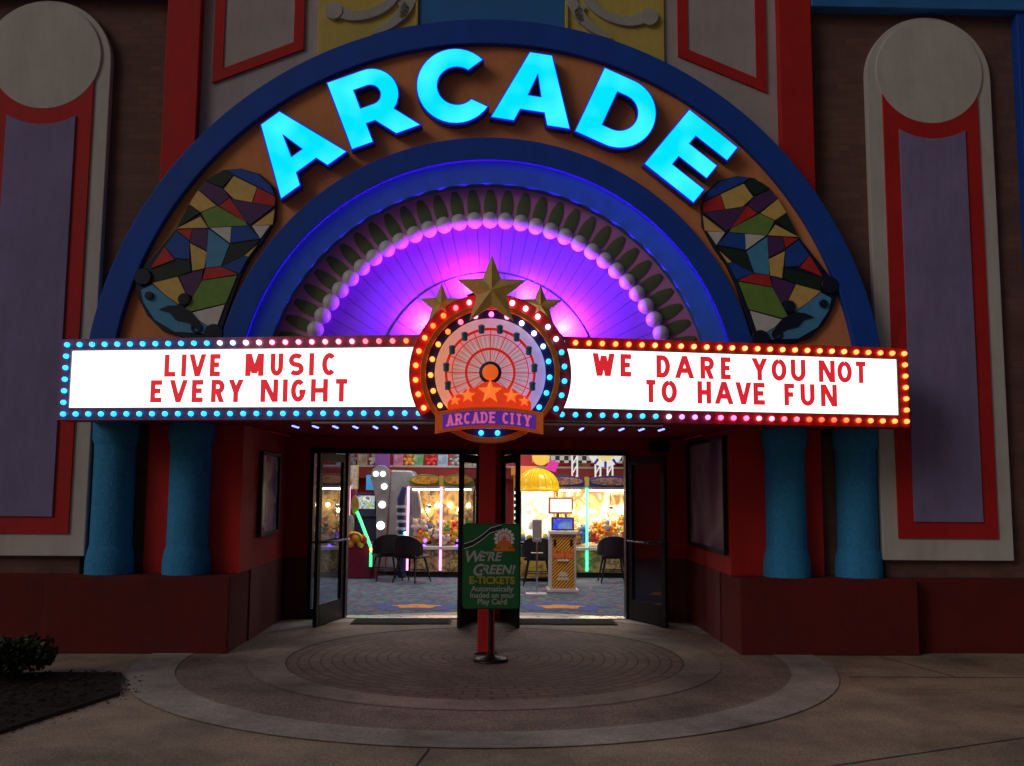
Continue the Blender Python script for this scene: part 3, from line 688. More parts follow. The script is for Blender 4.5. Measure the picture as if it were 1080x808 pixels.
# ---------------------------------------------------------------- mosaic ornaments
MO = {'y': mat('mosaic_ochre', (.88, .58, .17), .5, .15, 12), 'r': mat('mosaic_red', (.66, .035, .035), .5, .15, 12), 'p': mat('mosaic_plum', (.11, .035, .17), .5, .15, 12), 'g': mat('mosaic_green', (.20, .38, .07), .5, .15, 12),
      'b': mat('mosaic_blue', (.015, .09, .50), .5, .15, 12), 'd': mat('mosaic_dark_green', (.012, .035, .022), .5, .15, 12), 'w': mat('mosaic_grey_white', (.8, .8, .8), .5, .1, 12), 's': mat('mosaic_sky', (.09, .38, .72), .5, .12, 12), 'n': mat('mosaic_navy_edge', (.008, .012, .045), .45, .15, 12)}
MK = list(MO)
cells = [('b', [(402, 107), (455, 103), (525, 125), (572, 170), (590, 208), (522, 173), (432, 127)]),
 ('d', [(318, 150), (385, 175), (428, 130), (400, 108), (355, 125)]), ('y', [(428, 130), (520, 175), (500, 235), (430, 222), (388, 182)]), ('p', [(318, 150), (388, 182), (412, 216), (370, 246), (290, 185)]),
 ('r', [(520, 175), (590, 212), (588, 248), (500, 235)]), ('y', [(290, 185), (362, 246), (300, 272), (255, 240)]), ('r', [(412, 216), (478, 310), (370, 246)]), ('p', [(412, 216), (430, 222), (500, 235), (588, 248), (495, 320), (478, 310)]),
 ('g', [(362, 246), (478, 310), (485, 324), (330, 332), (300, 272)]), ('d', [(255, 240), (300, 272), (205, 335)]), ('y', [(300, 288), (330, 332), (205, 335)]), ('y', [(588, 260), (580, 320), (500, 324)]),
 ('w', [(335, 332), (420, 328), (415, 392)]), ('b', [(420, 328), (485, 324), (532, 375), (415, 392)]), ('w', [(498, 324), (570, 322), (532, 375)]), ('r', [(205, 340), (268, 336), (258, 380)]),
 ('p', [(268, 336), (330, 334), (325, 420), (258, 385)]), ('s', [(330, 334), (413, 395), (380, 482), (318, 490)]), ('b', [(205, 345), (258, 385), (258, 455), (200, 450), (160, 405)]), ('d', [(413, 395), (532, 378), (512, 400), (470, 440), (380, 482)]),
 ('y', [(258, 390), (325, 425), (315, 490), (268, 500)]), ('r', [(160, 405), (200, 455), (105, 490)]), ('y', [(520, 398), (485, 445), (470, 440)]), ('d', [(105, 495), (258, 458), (265, 500), (210, 520), (110, 545)]), ('b', [(470, 440), (485, 446), (450, 510), (380, 482)]),
 ('r', [(318, 490), (380, 482), (448, 512), (305, 535)]), ('p', [(215, 520), (310, 492), (305, 535), (270, 600), (245, 590)]), ('y', [(110, 545), (212, 520), (245, 590), (215, 630), (160, 590)]), ('g', [(305, 535), (445, 515), (400, 625), (230, 665), (265, 605)]),
 ('w', [(395, 628), (365, 712), (330, 714), (245, 665)]), ('s', [(65, 570), (110, 548), (160, 590), (215, 632), (230, 665), (330, 714), (320, 745), (200, 738), (120, 690), (75, 620)])]
outline = [(50, 520), (70, 490), (205, 330), (290, 180), (330, 143), (385, 106), (455, 100), (530, 122), (580, 170), (594, 230), (590, 300), (540, 385), (490, 450), (450, 530), (410, 640), (375, 745), (330, 765), (240, 760), (150, 730), (90, 670), (55, 600), (42, 550)]
def mosaic(s, label):
    cv = lambda p: (lambda a: (s*abs(a[0]), a[1]))(at(130+p[0]/3.675, 150+p[1]/3.675, 9.47))
    cx, cz = cv((330, 420))
    t = thing('mosaic_ornament', label, 'wall ornament', (cx, 9.53, cz), 'mosaic ornaments on the orange band')
    b = MB(); b.prism([cv(p) for p in outline], 9.478, 9.5285); b.build('backing', MO['n'], t, .008)
    b = MB()
    for k, pl in cells:
        c = (sum(p[0] for p in pl)/len(pl), sum(p[1] for p in pl)/len(pl))
        b.prism([cv((c[0]+(x-c[0])*.965, c[1]+(z-c[1])*.965)) for x, z in pl], 9.466, 9.480, MK.index(k))
    b.build('tiles', [MO[k] for k in MK], t)
    b = MB(); b.prism([cv(p) for p in [(140, 650), (175, 635), (215, 632), (262, 655), (292, 690), (300, 735), (250, 700), (205, 690), (180, 660)]], 9.452, 9.468); b.build('crescent', MO['n'], t)
    for (x, y, r) in ((78, 523, .088), (352, 742, .095), (238, 610, .062), (102, 596, .042)):
        c = cv((x, y)); b = MB(); b.lathe([(r, 9.4665), (r, 9.445), (r*.93, 9.438), (0, 9.437)], (c[0], 0, c[1]), 20, 0, 'y', False); b.build('knob', MO['n'], t)
    c = cv((285, 720)); b = MB(); b.ring(c[0], c[1], .035, .055, 0, 2*PI, 9.45, 9.4675, 20); b.build('ring_stud', MO['n'], t)
mosaic(-1, 'leaning mosaic ornament of coloured shards at the left foot of the orange band')
mosaic(1, 'leaning mosaic ornament of coloured shards at the right foot of the orange band')

# ================================================================== MARQUEE
def bulbmat(c, k): return glow('lit_bulb_'+k, c, 4.0, (.5, .5, .5))
BC = {'cyan': (.004, .34, 1.0), 'ice': (.30, .50, 1.0), 'white': (1.0, .60, .85), 'pink': (1.0, .21, .36), 'rose': (1.0, .08, .13), 'orange': (1.0, .10, .012), 'amber': (1.0, .18, .025), 'yellow': (1.0, .24, .06), 'magenta': (1.0, .10, .5), 'violet': (.30, .14, 1.0), 'redo': (1.0, .055, .014)}
BMAT = {k: bulbmat(v, k) for k, v in BC.items()}
BULB = None
def bulb(parent, x, y, z, c):
    global BULB
    if BULB is None:
        b = MB(); prof = []
        for i in range(7):
            t = PI*.5*i/6; prof.append((.0225*math.cos(t), -.020-.024*math.sin(t)))
        b.lathe([(.0225, .012)]+prof, (0, 0, 0), 14, 0, 'y'); BULB = b.build('bulb', BMAT['cyan'], parent, local=True); o = BULB
    else:
        o = BULB.copy(); COL.objects.link(o); o.parent = parent
    base = Vector(); p = parent
    while p: base = base+p.location; p = p.parent
    o.location = Vector((x, y, z))-base
    o.material_slots[0].link = 'OBJECT'; o.material_slots[0].material = BMAT[c]
    return o
FACEM = glow('backlit_white_acrylic', (1.0, .985, .95), 1.9, (.7, .7, .7))
LETM = glow('backlit_red_letter', (.64, .018, .03), .95, (.4, .02, .02))
MZ0, MZ1 = 2.235, 3.0; SL = .1475; Y0 = 8.36
CABM = mat('marquee_frame_cyan_tint', (.26, .075, .14), .4, .15, 4)  # dark red frame with the cyan bulbs' light painted in
CABR = mat('marquee_frame_amber_tint', (.45, .025, .02), .35, .15, 4)  # same frame, warm bulb glow painted into its red
def marquee(s, label, rows, cabm):
    sx = lambda x: Y0+SL*abs(x)
    t = thing('marquee_sign', label, 'sign', (s*2.2, sx(2.2), MZ0), 'lit message boards over the entrance')
    T = lambda v: Vector((v.x, sx(v.x)+v.y, v.z))
    xi, xo = s*.35, s*4.03
    b = MB(); a0, a1 = sorted((xi, xo))
    b.box(a0, a1, .02, .30, MZ0, MZ1, 0, T); b.build('cabinet', MAROON, t, .006)
    fx0, fx1 = sorted((s*.40, s*3.915)); z0, z1 = 2.352, 2.888
    b = MB()     # front frame around the face
    b.box(a0, a1, 0, .0195, MZ0, z0, 0, T); b.box(a0, a1, 0, .0195, z1, MZ1, 0, T)
    lo, hi = (a0, fx0) if s < 0 else (fx1, a1)
    b.box(lo, hi, 0, .0195, z0, z1, 0, T); b.build('front_frame', cabm, t)
    b = MB(); lo2, hi2 = (fx0, a1) if s < 0 else (a0, fx1)
    b.box(lo2, hi2, .006, .019, z0+.0005, z1-.0005, 0, T); b.build('face_panel', FACEM, t)
    b = MB(); w = .012
    b.box(lo2, hi2, -.010, -.0005, z0-w, z0, 0, T); b.box(lo2, hi2, -.010, -.0005, z1, z1+w, 0, T)
    e = fx0 if s < 0 else fx1
    b.box(e-w if s < 0 else e, e if s < 0 else e+w, -.010, -.0005, z0-w, z1+w, 0, T); b.build('retainer', mat('grey_retainer', (.32, .28, .27), .4, .1, 8, metal=.4), t)
    for k, z in enumerate((z0+.22*1.0, z0+.001)):
        pass
    b = MB()
    for z in (2.605, 2.37, 2.625, 2.862): pass
    for row, zb, h in rows:
        for ch, x0, x1 in row:
            bb = MB(); th = .046 if ch not in 'MW' else .052
            P = lambda u, v, d: Vector((u, sx(u)+.0055-d, zb+v))
            glyph(bb, ch, x0, x1-x0, h, th, P, .004); bb.build('letter', LETM, t)
    return t, sx
def px_on_slant(px, s):
    d = cf*FPX + cR*(px-540) - cU*(0); tt = Y0/(d.y-SL*s*d.x); return d.x*tt
def rowfit(data, off, s): return [(c, px_on_slant(off+a/2, s), px_on_slant(off+b_/2, s)) for c, a, b_ in data]
L1 = rowfit([('L', 345, 374), ('I', 380, 392), ('V', 397, 433), ('E', 441, 468), ('M', 516, 555), ('U', 569, 596), ('S', 607, 640), ('I', 650, 662), ('C', 678, 709)], 0, -1)
L2 = rowfit([('E', 318, 347), ('V', 358, 396), ('E', 405, 434), ('R', 446, 474), ('Y', 482, 514), ('N', 550, 587), ('I', 596, 608), ('G', 614, 645), ('H', 656, 692), ('T', 703, 738)], 0, -1)
R1 = rowfit([('W', 170, 217), ('E', 229, 257), ('D', 305, 334), ('A', 344, 385), ('R', 398, 427), ('E', 441, 467), ('Y', 506, 540), ('O', 548, 580), ('U', 589, 620), ('N', 648, 682), ('O', 687, 718), ('T', 722, 752)], 540, 1)
R2 = rowfit([('T', 278, 308), ('O', 315, 348), ('H', 391, 420), ('A', 427, 467), ('V', 471, 505), ('E', 509, 538), ('F', 574, 600), ('U', 608, 638), ('N', 651, 685)], 540, 1)
ML, sx = marquee(-1, 'lit white message board reading LIVE MUSIC EVERY NIGHT with mostly cyan bulbs', [(L1, 2.637, .208), (L2, 2.398, .208)], CABM)
MR, sx = marquee(1, 'lit white message board reading WE DARE YOU NOT TO HAVE FUN with amber bulbs', [(R1, 2.650, .208), (R2, 2.420, .208)], CABR)
def ltop(f): return 'cyan' if f < .42 else 'ice' if f < .5 else 'white' if f < .58 else 'pink' if f < .84 else 'rose' if f < .94 else 'orange'
def rbot(f): return 'cyan' if f < .26 else 'ice' if f < .32 else 'violet' if f < .42 else 'magenta' if f < .52 else 'pink' if f < .62 else 'rose' if f < .70 else 'redo' if f < .78 else 'orange' if f < .86 else 'amber'
N = 28
for i in range(N):
    f = i/(N-1); x = -3.965+f*(3.965-.62)
    bulb(ML, x, sx(x)-.004, 2.945, ltop(f)); bulb(ML, x, sx(x)-.004, 2.292, 'cyan')
    x = .66+f*(3.995-.66)
    bulb(MR, x, sx(x)-.004, 2.945, 'cyan' if f < .03 else 'amber' if f < .25 else 'yellow' if f < .85 else 'amber'); bulb(MR, x, sx(x)-.004, 2.292, rbot(f))
for k in range(1, 6):
    z = 2.292+k*(2.945-2.292)/6
    bulb(ML, -3.968, sx(3.968)-.004, z, 'cyan'); bulb(MR, 3.998, sx(3.998)-.004, z, 'amber')
# chrome rails under the boards
for s, sd in ((-1, 'left'), (1, 'right')):
    b = MB(); b.tube([(s*.45, sx(.45)+.05, 2.215), (s*1.6, sx(1.6)+.05, 2.215)], .016, 10); b.tube([(s*.6, sx(.6)+.05, 2.225), (s*.6, sx(.6)+.05, 2.24)], .01, 6); b.tube([(s*1.5, sx(1.5)+.05, 2.225), (s*1.5, sx(1.5)+.05, 2.24)], .01, 6)
    tag(b.build('chrome_rail', CHROME), f'short chrome rail under the {sd} message board beside the round sign', 'rail', 'chrome rails under the boards')

# ---------------------------------------------------------------- medallion
mz = 2.635; MX = .015
D = thing('ferris_wheel_sign', 'round sign with ferris wheel, gold stars and ARCADE CITY banner ringed with bulbs', 'sign', (MX, 8.4, mz))
b = MB(); b.ring(MX, mz, .60, .715, rad(-33), rad(213), 8.27, 8.42, 72); b.build('outer_ring', SRED, D, .008)
b = MB(); b.ring(MX, mz, .565, .612, 0, 2*PI, 8.235, 8.40, 72); b.build('orange_ring', BORANGE, D, .006)
b = MB(); b.ring(MX, mz, .48, .5645, 0, 2*PI, 8.262, 8.40, 72); b.build('navy_ring', NAVY, D)
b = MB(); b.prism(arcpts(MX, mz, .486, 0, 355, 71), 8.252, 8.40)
BD = glow('painted_bulb_glow_disc', (.95, .70, .74), .46, (.62, .58, .60)); n = BD.node_tree.nodes; L = BD.node_tree.links  # bulb light painted into the disc: salmon left, lavender right
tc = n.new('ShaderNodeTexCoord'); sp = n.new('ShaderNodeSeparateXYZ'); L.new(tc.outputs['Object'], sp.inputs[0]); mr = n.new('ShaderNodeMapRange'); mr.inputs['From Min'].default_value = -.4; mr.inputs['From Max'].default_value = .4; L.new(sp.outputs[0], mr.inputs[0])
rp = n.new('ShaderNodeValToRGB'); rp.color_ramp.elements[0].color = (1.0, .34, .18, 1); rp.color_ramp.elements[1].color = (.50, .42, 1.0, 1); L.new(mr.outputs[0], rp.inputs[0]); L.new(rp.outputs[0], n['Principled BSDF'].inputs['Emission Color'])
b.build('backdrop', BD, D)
b = MB()   # pleated fan behind the wheel
for i in range(48):
    a0 = 2*PI*i/48; a1 = 2*PI*(i+.55)/48
    b.prism([(MX+.1*math.cos(a0), mz+.1*math.sin(a0)), (MX+.33*math.cos(a0), mz+.33*math.sin(a0)), (MX+.33*math.cos(a1), mz+.33*math.sin(a1)), (MX+.1*math.cos(a1), mz+.1*math.sin(a1))], 8.247, 8.2525)
b.build('fan', mat('warm_grey_fan', (.47, .41, .39), .6, .1, 8, emit=(.75, .48, .42), estr=.34), D)  # fan emission also paints in bulb light
wh = MB(); wh.ring(MX, mz, .375, .397, 0, 2*PI, 8.215, 8.235, 64); wh.ring(MX, mz, .330, .338, 0, 2*PI, 8.220, 8.232, 64); wh.ring(MX, mz, .200, .222, 0, 2*PI, 8.214, 8.236, 48)
whl = wh.build('wheel', mat('red_wheel_bulb_glow', (.7, .03, .02), .5, .1, 8, emit=(.9, .03, .015), estr=.38), D)  # red emission stands in for the bulbs' light on the wheel
b = MB()
for i in range(16):
    a = 2*PI*i/16; b.tube([(MX+.07*math.cos(a), 8.2265, mz+.07*math.sin(a)), (MX+.385*math.cos(a), 8.2265, mz+.385*math.sin(a))], .0042, 6)
b.build('spokes', MATS['red_wheel_bulb_glow'], whl)
b = MB(); b.lathe([(.098, 8.236), (.098, 8.205), (.08, 8.20)], (MX, 0, mz), 32, 0, 'y'); hb = b.build('hub', mat('teal_navy_hub', (.03, .06, .13), .5), whl)
b = MB(); b.lathe([(.07, 8.2005), (.07, 8.19), (.05, 8.182), (0, 8.180)], (MX, 0, mz), 28, 0, 'y'); b.build('hub_cap', glow('lit_orange_cap', (1, .14, .02), .6, (.8, .15, .03)), whl)
TEAL = mat('teal_gondola', (.08, .28, .44), .35, .1, 10)
for i in range(20):
    a = 90+22.5*i if False else -18+18*2*i
    if i >= 10: break
    a = -18+24*i if i < 10 else 0
    if a > 200: break
    c = (MX+.386*math.cos(rad(a)), mz+.386*math.sin(rad(a)))
    b = MB(); b.lathe([(.0, -.040), (.020, -.038), (.026, -.027), (.026, .016), (.030, .018), (.030, .028), (.018, .040), (0, .042)], (c[0], 8.19, c[1]), 16); b.build('gondola', TEAL, whl)
# hill with stars
b = MB(); hill = [(MX+x/3.85*.0082, mz-(y-515)/3.85*.0082) for x, y in [(-172, 668), (-172, 640), (-150, 612), (-118, 606), (-100, 585), (-60, 580), (-34, 560), (0, 552), (34, 560), (60, 580), (100, 585), (118, 606), (150, 612), (168, 640), (168, 668)]]
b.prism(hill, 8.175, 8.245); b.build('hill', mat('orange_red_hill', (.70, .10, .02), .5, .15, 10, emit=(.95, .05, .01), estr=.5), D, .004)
def star(b, cx, cz, R, y, dep, rot=90, rin=.42, m=0):
    pts = []
    for k in range(10):
        r = R if k % 2 == 0 else R*rin; a = rad(rot+36*k); pts.append((cx+r*math.cos(a), cz+r*math.sin(a)))
    vs = [(x, y, z) for x, z in pts]+[(cx, y-dep, cz)]+[(x, y+.02, z) for x, z in pts]
    b.add(vs, [(k, (k+1) % 10, 10) for k in range(10)]+[(k, (k+1) % 10, 11+(k+1) % 10, 11+k) for k in range(10)]+[[11+k for k in range(10)]], m)
for x, y, R in ((0, 596, .108), (-90, 612, .068), (86, 612, .068), (-142, 632, .05), (140, 633, .05)):
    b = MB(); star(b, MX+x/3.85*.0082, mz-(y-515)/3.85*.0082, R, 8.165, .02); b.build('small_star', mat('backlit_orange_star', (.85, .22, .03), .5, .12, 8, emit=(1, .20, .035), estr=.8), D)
# banner
def banner(x0, x1, z0, z1, y, th, m, name, parent, sag=.05, n=24):
    b = MB()
    for i in range(n):
        u0, u1 = x0+(x1-x0)*i/n, x0+(x1-x0)*(i+1)/n; h = lambda u: -sag*(u/.46)**2
        b.prism([(MX+u0, mz+z0+h(u0)), (MX+u1, mz+z0+h(u1)), (MX+u1, mz+z1+h(u1)), (MX+u0, mz+z1+h(u0))], y, y+th)
    return b.build(name, m, parent)
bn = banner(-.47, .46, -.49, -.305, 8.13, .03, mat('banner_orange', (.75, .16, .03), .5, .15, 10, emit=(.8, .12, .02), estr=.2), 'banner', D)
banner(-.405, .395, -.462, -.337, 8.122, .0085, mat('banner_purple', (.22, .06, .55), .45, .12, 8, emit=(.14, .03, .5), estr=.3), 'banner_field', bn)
b = MB()
for i in range(34):
    u = -.44+.87*i/33
    for zz in (-.322, -.477): b.ball((MX+u, 8.128, mz+zz-.05*(u/.46)**2), .0065, 8)
b.build('banner_studs', BORANGE, bn)
txt = 'ARCADE CITY'; wd = {'I': .034, ' ': .032}; x = -.372
tot = sum(wd.get(c, .068)+.0075 for c in txt); k = .735/tot
for c in txt:
    w = wd.get(c, .068)*k
    if c != ' ':
        bb = MB(); xc = x+w/2; zb = mz-.448-.05*(xc/.46)**2; sl_ = -.1*xc/.46**2
        P = lambda u, v, d: Vector((MX+u, 8.1215-d, zb+v+(u-xc)*sl_))
        glyph(bb, c, x+.004, w-.008 if c != 'I' else .02, .098, .0175, P, .003, .016); bb.build('letter', glow('pink_banner_letter', (1.0, .16, .42), .42, (.85, .3, .45)), bn)
    x += w+.0075*k
# stars above
for cx_, cz_, R, y, dep, lab in ((.02, 3.355, .325, 8.19, .06, 'large gold star at the top'), (-.425, 3.24, .205, 8.30, .05, None), (.455, 3.24, .205, 8.30, .05, None)):
    b = MB(); star(b, cx_, cz_, R, y, dep); o = b.build('gold_star', GOLD, D)
    if lab: o['label'] = lab
# bulbs round the sign
def angcol(a):
    return 'cyan' if a < 22 else 'ice' if a < 42 else 'white' if a < 74 else 'pink' if a < 116 else 'rose' if a < 126 else 'orange' if a < 150 else 'amber' if a < 178 else 'amber' if a < 200 else 'yellow'
for k in range(22):
    a = -28+11.25*k
    bulb(D, MX+.655*math.cos(rad(a)), 8.266, mz+.655*math.sin(rad(a)), angcol(a))
for k in range(17):
    a = -34.5+15.5*k
    bulb(D, MX+.522*math.cos(rad(a)), 8.258, mz+.522*math.sin(rad(a)), 'magenta' if abs(a-90) < 3 else angcol(a))
for x in (-.075, .068): bulb(D, MX+x, 8.245, mz-.525, 'cyan')

# ---------------------------------------------------------------- soffit strip lights
SB = glow('cool_white_diode', (.14, .18, 1.0), 4.5, (.6, .6, .6))
proto = None
def strip(x, lab):
    global proto
    if proto is None:
        t = thing('soffit_light', lab, 'strip light', (x, 9.8, 2.262), 'small strip lights under the canopy')
        b = MB(); b.box(-.02, .02, -.17, .17, -.012, .002); b.build('housing', BLACK, t, .003, local=True)
        for k in range(3):
            b = MB(); b.ball((0, -.12+.12*k, -.016), .015, 10, 0, (1, 1.3, .8)); b.build('diode', SB, t, local=True)
        proto = t; return
    c = copy_tree(proto); c.location.x = x; c['label'] = lab
OR = ['first', 'second', 'third', 'fourth', 'fifth', 'sixth', 'seventh']
for k in range(7): strip(-1.98+.205*k, f'small white strip light under the canopy left of the post, {OR[k]} from the left')
for k in range(6): strip(.76+.208*k, f'small white strip light under the canopy right of the post, {OR[k]} from the post')

# ================================================================== ENTRANCE THINGS
# central post
t = thing('post', 'square red post under the round sign holding up the canopy', 'post', (.0, 9.66, 0))
b = MB(); b.box(-.085, .085, 9.575, 9.745, .02, 2.264); b.build('shaft', RED, t, .008)
b = MB(); b.box(-.11, .11, 9.55, 9.77, .009, .021); b.build('base_plate', BLACK, t, .003)
# green sign on a stand
t = thing('sign_stand', 'green notice sign reading WE\'RE GREEN on a black pole with round base', 'sign', (.045, 9.22, .008))
sxc, syc = .045, 9.14
b = MB(); b.lathe([(.165, .008), (.165, .018), (.14, .034), (.05, .05), (.03, .075)], (sxc, 9.22, 0), 40); b.build('base', BLACK, t)
b = MB(); b.tube([(sxc, 9.22, .05), (sxc, 9.22, 1.25)], .024, 14); b.build('pole', BLACK, t)
x0, x1, z0, z1 = sxc-.265, sxc+.265, .505, 1.285
def rrect(x0, x1, z0, z1, r, n=6):
    o = []
    for cx, cz, a in ((x1-r, z0+r, -90), (x1-r, z1-r, 0), (x0+r, z1-r, 90), (x0+r, z0+r, 180)): o += arcpts(cx, cz, r, a, a+90, n)
    return o
b = MB(); b.prism(rrect(x0-.012, x1+.012, z0-.012, z1+.012, .04), syc, syc+.05); pn = b.build('panel', mat('dark_green_frame', (.012, .05, .022), .4, .15, 6), t, .004)
b = MB(); b.prism(rrect(x0, x1, z0, z1, .03), syc-.004, syc+.002); b.build('green_face', mat('green_sign_print', (.012, .14, .04), .4, .15, 4), pn)
def ribbonxz(b, pts, w, y, th, m=0):
    P = lambda u, v, d: Vector((u, y-d, v)); ribbon(b, pts, w, P, 0, th)
road = [(x0+.004, z1-.205), (x0+.09, z1-.175), (x0+.18, z1-.115), (x0+.25, z1-.055), (x0+.36, z1-.022)]
b = MB(); ribbonxz(b, road, .058, syc-.004, .0015); b.build('road_stripe', mat('sign_black_print', (.012, .012, .012), .5, 0), pn)
b = MB()
for o_ in (-.026, .026): ribbonxz(b, [(x, z+o_*.9) for x, z in road], .006, syc-.0055, .001)
b.build('road_edge', WHITEP, pn)
ex, ez = x0+.385, z1-.13
b = MB(); b.prism(arcpts(ex, ez, .075, 0, 350, 35), syc-.0055, syc-.0042)
for k in range(14): a = 2*PI*k/14; b.prism(arcpts(ex+.083*math.cos(a), ez+.083*math.sin(a), .016, 0, 330, 11), syc-.005, syc-.0043)
b.build('wheel_emblem', WHITEP, pn)
b = MB(); ribbonxz(b, [(ex+.06*math.cos(2*PI*k/24), ez+.06*math.sin(2*PI*k/24)) for k in range(25)], .007, syc-.0057, .001)
for k in range(12): a = 2*PI*k/12; ribbonxz(b, [(ex, ez), (ex+.06*math.cos(a), ez+.06*math.sin(a))], .004, syc-.0057-.0001*k, .001)
b.build('emblem_spokes', SRED, pn)
b = MB(); b.prism([(ex-.085, ez-.085), (ex+.085, ez-.085), (ex+.07, ez-.05), (ex+.03, ez-.012), (ex, ez+.004), (ex-.03, ez-.012), (ex-.07, ez-.05)], syc-.0085, syc-.0075); b.prism([(ex-.1, ez-.118), (ex+.1, ez-.118), (ex+.1, ez-.092), (ex-.1, ez-.092)], syc-.0088, syc-.0078); b.build('emblem_hill', BORANGE, pn)
def sgntext(s_, size, cx, cz, m, off=.0, shear=0, name='lettering', sp=1.0, rot=0):
    me = text_mesh(s_, size, name, off, shear, 'CENTER', .001, sp)
    place_mesh(me, name, m, pn, Matrix.Translation((cx, syc-.0052, cz)) @ Matrix.Rotation(rad(-rot), 4, 'Y') @ XZ)
SW = mat('sign_white_print', (.42, .43, .40), .5, 0); SY = mat('sign_yellow_print', (.42, .34, .03), .5, 0)
sgntext('W', .15, x0+.078, z1-.305, SW, .004, .25); sgntext("E'RE", .118, x0+.245, z1-.303, SW, .003, .25)
sgntext('G', .15, x0+.135, z1-.43, SW, .004, .25); sgntext('REEN!', .118, x0+.325, z1-.425, SW, .003, .25)
sgntext('E-TICKETS', .094, sxc+.005, z1-.525, SY, .0035)
sgntext('Automatically', .072, sxc+.01, z1-.602, SW, .0015); sgntext('loaded on your', .068, sxc+.01, z1-.662, SW, .0015); sgntext('Play Card', .072, sxc+.01, z1-.722, SW, .0015)
# doormats
for x0_, x1_, lab in ((-1.62, -.42, 'black rubber doormat in front of the left doorway'), (.36, 1.58, 'black rubber doormat in front of the right doorway')):
    t = thing('doormat', lab, 'doormat', ((x0_+x1_)/2, 11.75, .004), 'doormats at the doorways')
    b = MB(); b.box(x0_, x1_, 11.55, 12.0, .0045, .016); b.build('rubber_edge', mat('black_rubber', (.012, .012, .012), .8), t, .005)
    b = MB()
    for k in range(26):
        y = 11.575+.4*k/26; b.box(x0_+.03, x1_-.03, y, y+.009, .0165, .021)
    b.build('ribbed_top', mat('charcoal_carpet_rib', (.02, .022, .024), .95, .3, 40), t)
# door leaves
GL_ = MATS['door_glass']
def leaf(hx, an, lab, w=.80):
    t = thing('glass_door', lab, 'door', (hx, 12.055, 0), 'open glass doors', rad(an))
    b = MB(); d = .022
    b.box(0, .085, -d, d, .012, 2.03); b.box(w-.085, w, -d, d, .012, 2.03); b.box(.085, w-.085, -d, d, 1.93, 2.03); b.box(.085, w-.085, -d, d, .012, .26)
    b.build('frame', DKFRAME, t, .004, local=True)
    b = MB(); b.box(.086, w-.086, -.004, .004, .262, 1.928); b.build('pane', GL_, t, 0, local=True)
    for s in (-1, 1):
        b = MB(); b.tube([(.06, s*.024, .98), (.06, s*.07, .98), (w-.06, s*.07, .98), (w-.06, s*.024, .98)], .014, 8); b.build('push_bar', mat('dark_steel_bar', (.10, .10, .10), .3, .1, 8, metal=.9), t, 0, local=True)
    b = MB()
    for z in (.3, 1.05, 1.8): b.tube([(-.004, 0, z), (-.004, 0, z+.12)], .012, 8)
    b.build('hinge', DKFRAME, t, 0, local=True)
leaf(-1.80, -104, 'open dark framed glass door leaf, leftmost, hinged beside the left poster recess')
leaf(-.10, -106, 'open dark framed glass door leaf just left of the green sign')
leaf(.19, -77, 'open dark framed glass door leaf just right of the green sign')
leaf(1.80, -66, 'open dark framed glass door leaf, rightmost, reflecting the machines')
# posters
def poster(s, y0, y1, z0, z1, m, lab):
    t = thing('poster_case', lab, 'poster', (s*2.52, (y0+y1)/2, z0), 'poster cases in the entrance recess')
    xs = lambda a, b_: sorted((s*a, s*b_))
    b = MB(); f = .045
    b.box(*xs(2.47, 2.518), y0, y1, z0, z0+f); b.box(*xs(2.47, 2.518), y0, y1, z1-f, z1); b.box(*xs(2.47, 2.518), y0, y0+f, z0+f, z1-f); b.box(*xs(2.47, 2.518), y1-f, y1, z0+f, z1-f)
    b.build('frame', DKFRAME, t, .004)
    b = MB(); b.box(*xs(2.496, 2.517), y0+f, y1-f, z0+f, z1-f); b.build('printed_sheet', m, t)
poster(-1, 10.55, 11.45, 1.08, 2.02, artmat('blue_violet_poster', [(.08, .09, .34), (.20, .22, .62), (.6, .6, .78), (.10, .09, .28), (.35, .4, .75)], 2.6, .25, 0, 2), 'framed bluish violet poster on the left side wall of the entrance')
poster(1, 9.95, 11.75, .95, 2.2, artmat('dim_mauve_poster', [(.14, .08, .16), (.30, .16, .28), (.6, .48, .55), (.22, .12, .24), (.16, .1, .2)], .8, .2, 0, 1), 'large dim mauve poster on the right side wall of the entrance')
# small loudspeaker under the soffit by the right doors
t = thing('loudspeaker', 'small black loudspeaker box under the canopy by the right door', 'loudspeaker', (2.15, 11.9, 2.1))
b = MB(); b.box(2.05, 2.26, 11.78, 12.0, 2.085, 2.225); b.build('cabinet', BLACK, t, .01)
b = MB(); b.box(2.065, 2.245, 11.770, 11.781, 2.098, 2.212); b.build('grille', mat('speaker_cloth', (.02, .02, .02), .9, .3, 60), t)
b = MB(); b.tube([(2.155, 11.9, 2.22), (2.155, 11.9, 2.262)], .014, 8); b.build('bracket', BLACK, t)
b = MB(); b.box(-2.34, -2.26, 12.05, 12.0975, .88, .98); tag(b.build('wall_outlet', mat('grey_plate', (.25, .22, .22), .5), None, .004), 'small grey plate on the red wall beside the leftmost door', 'wall plate') if False else None

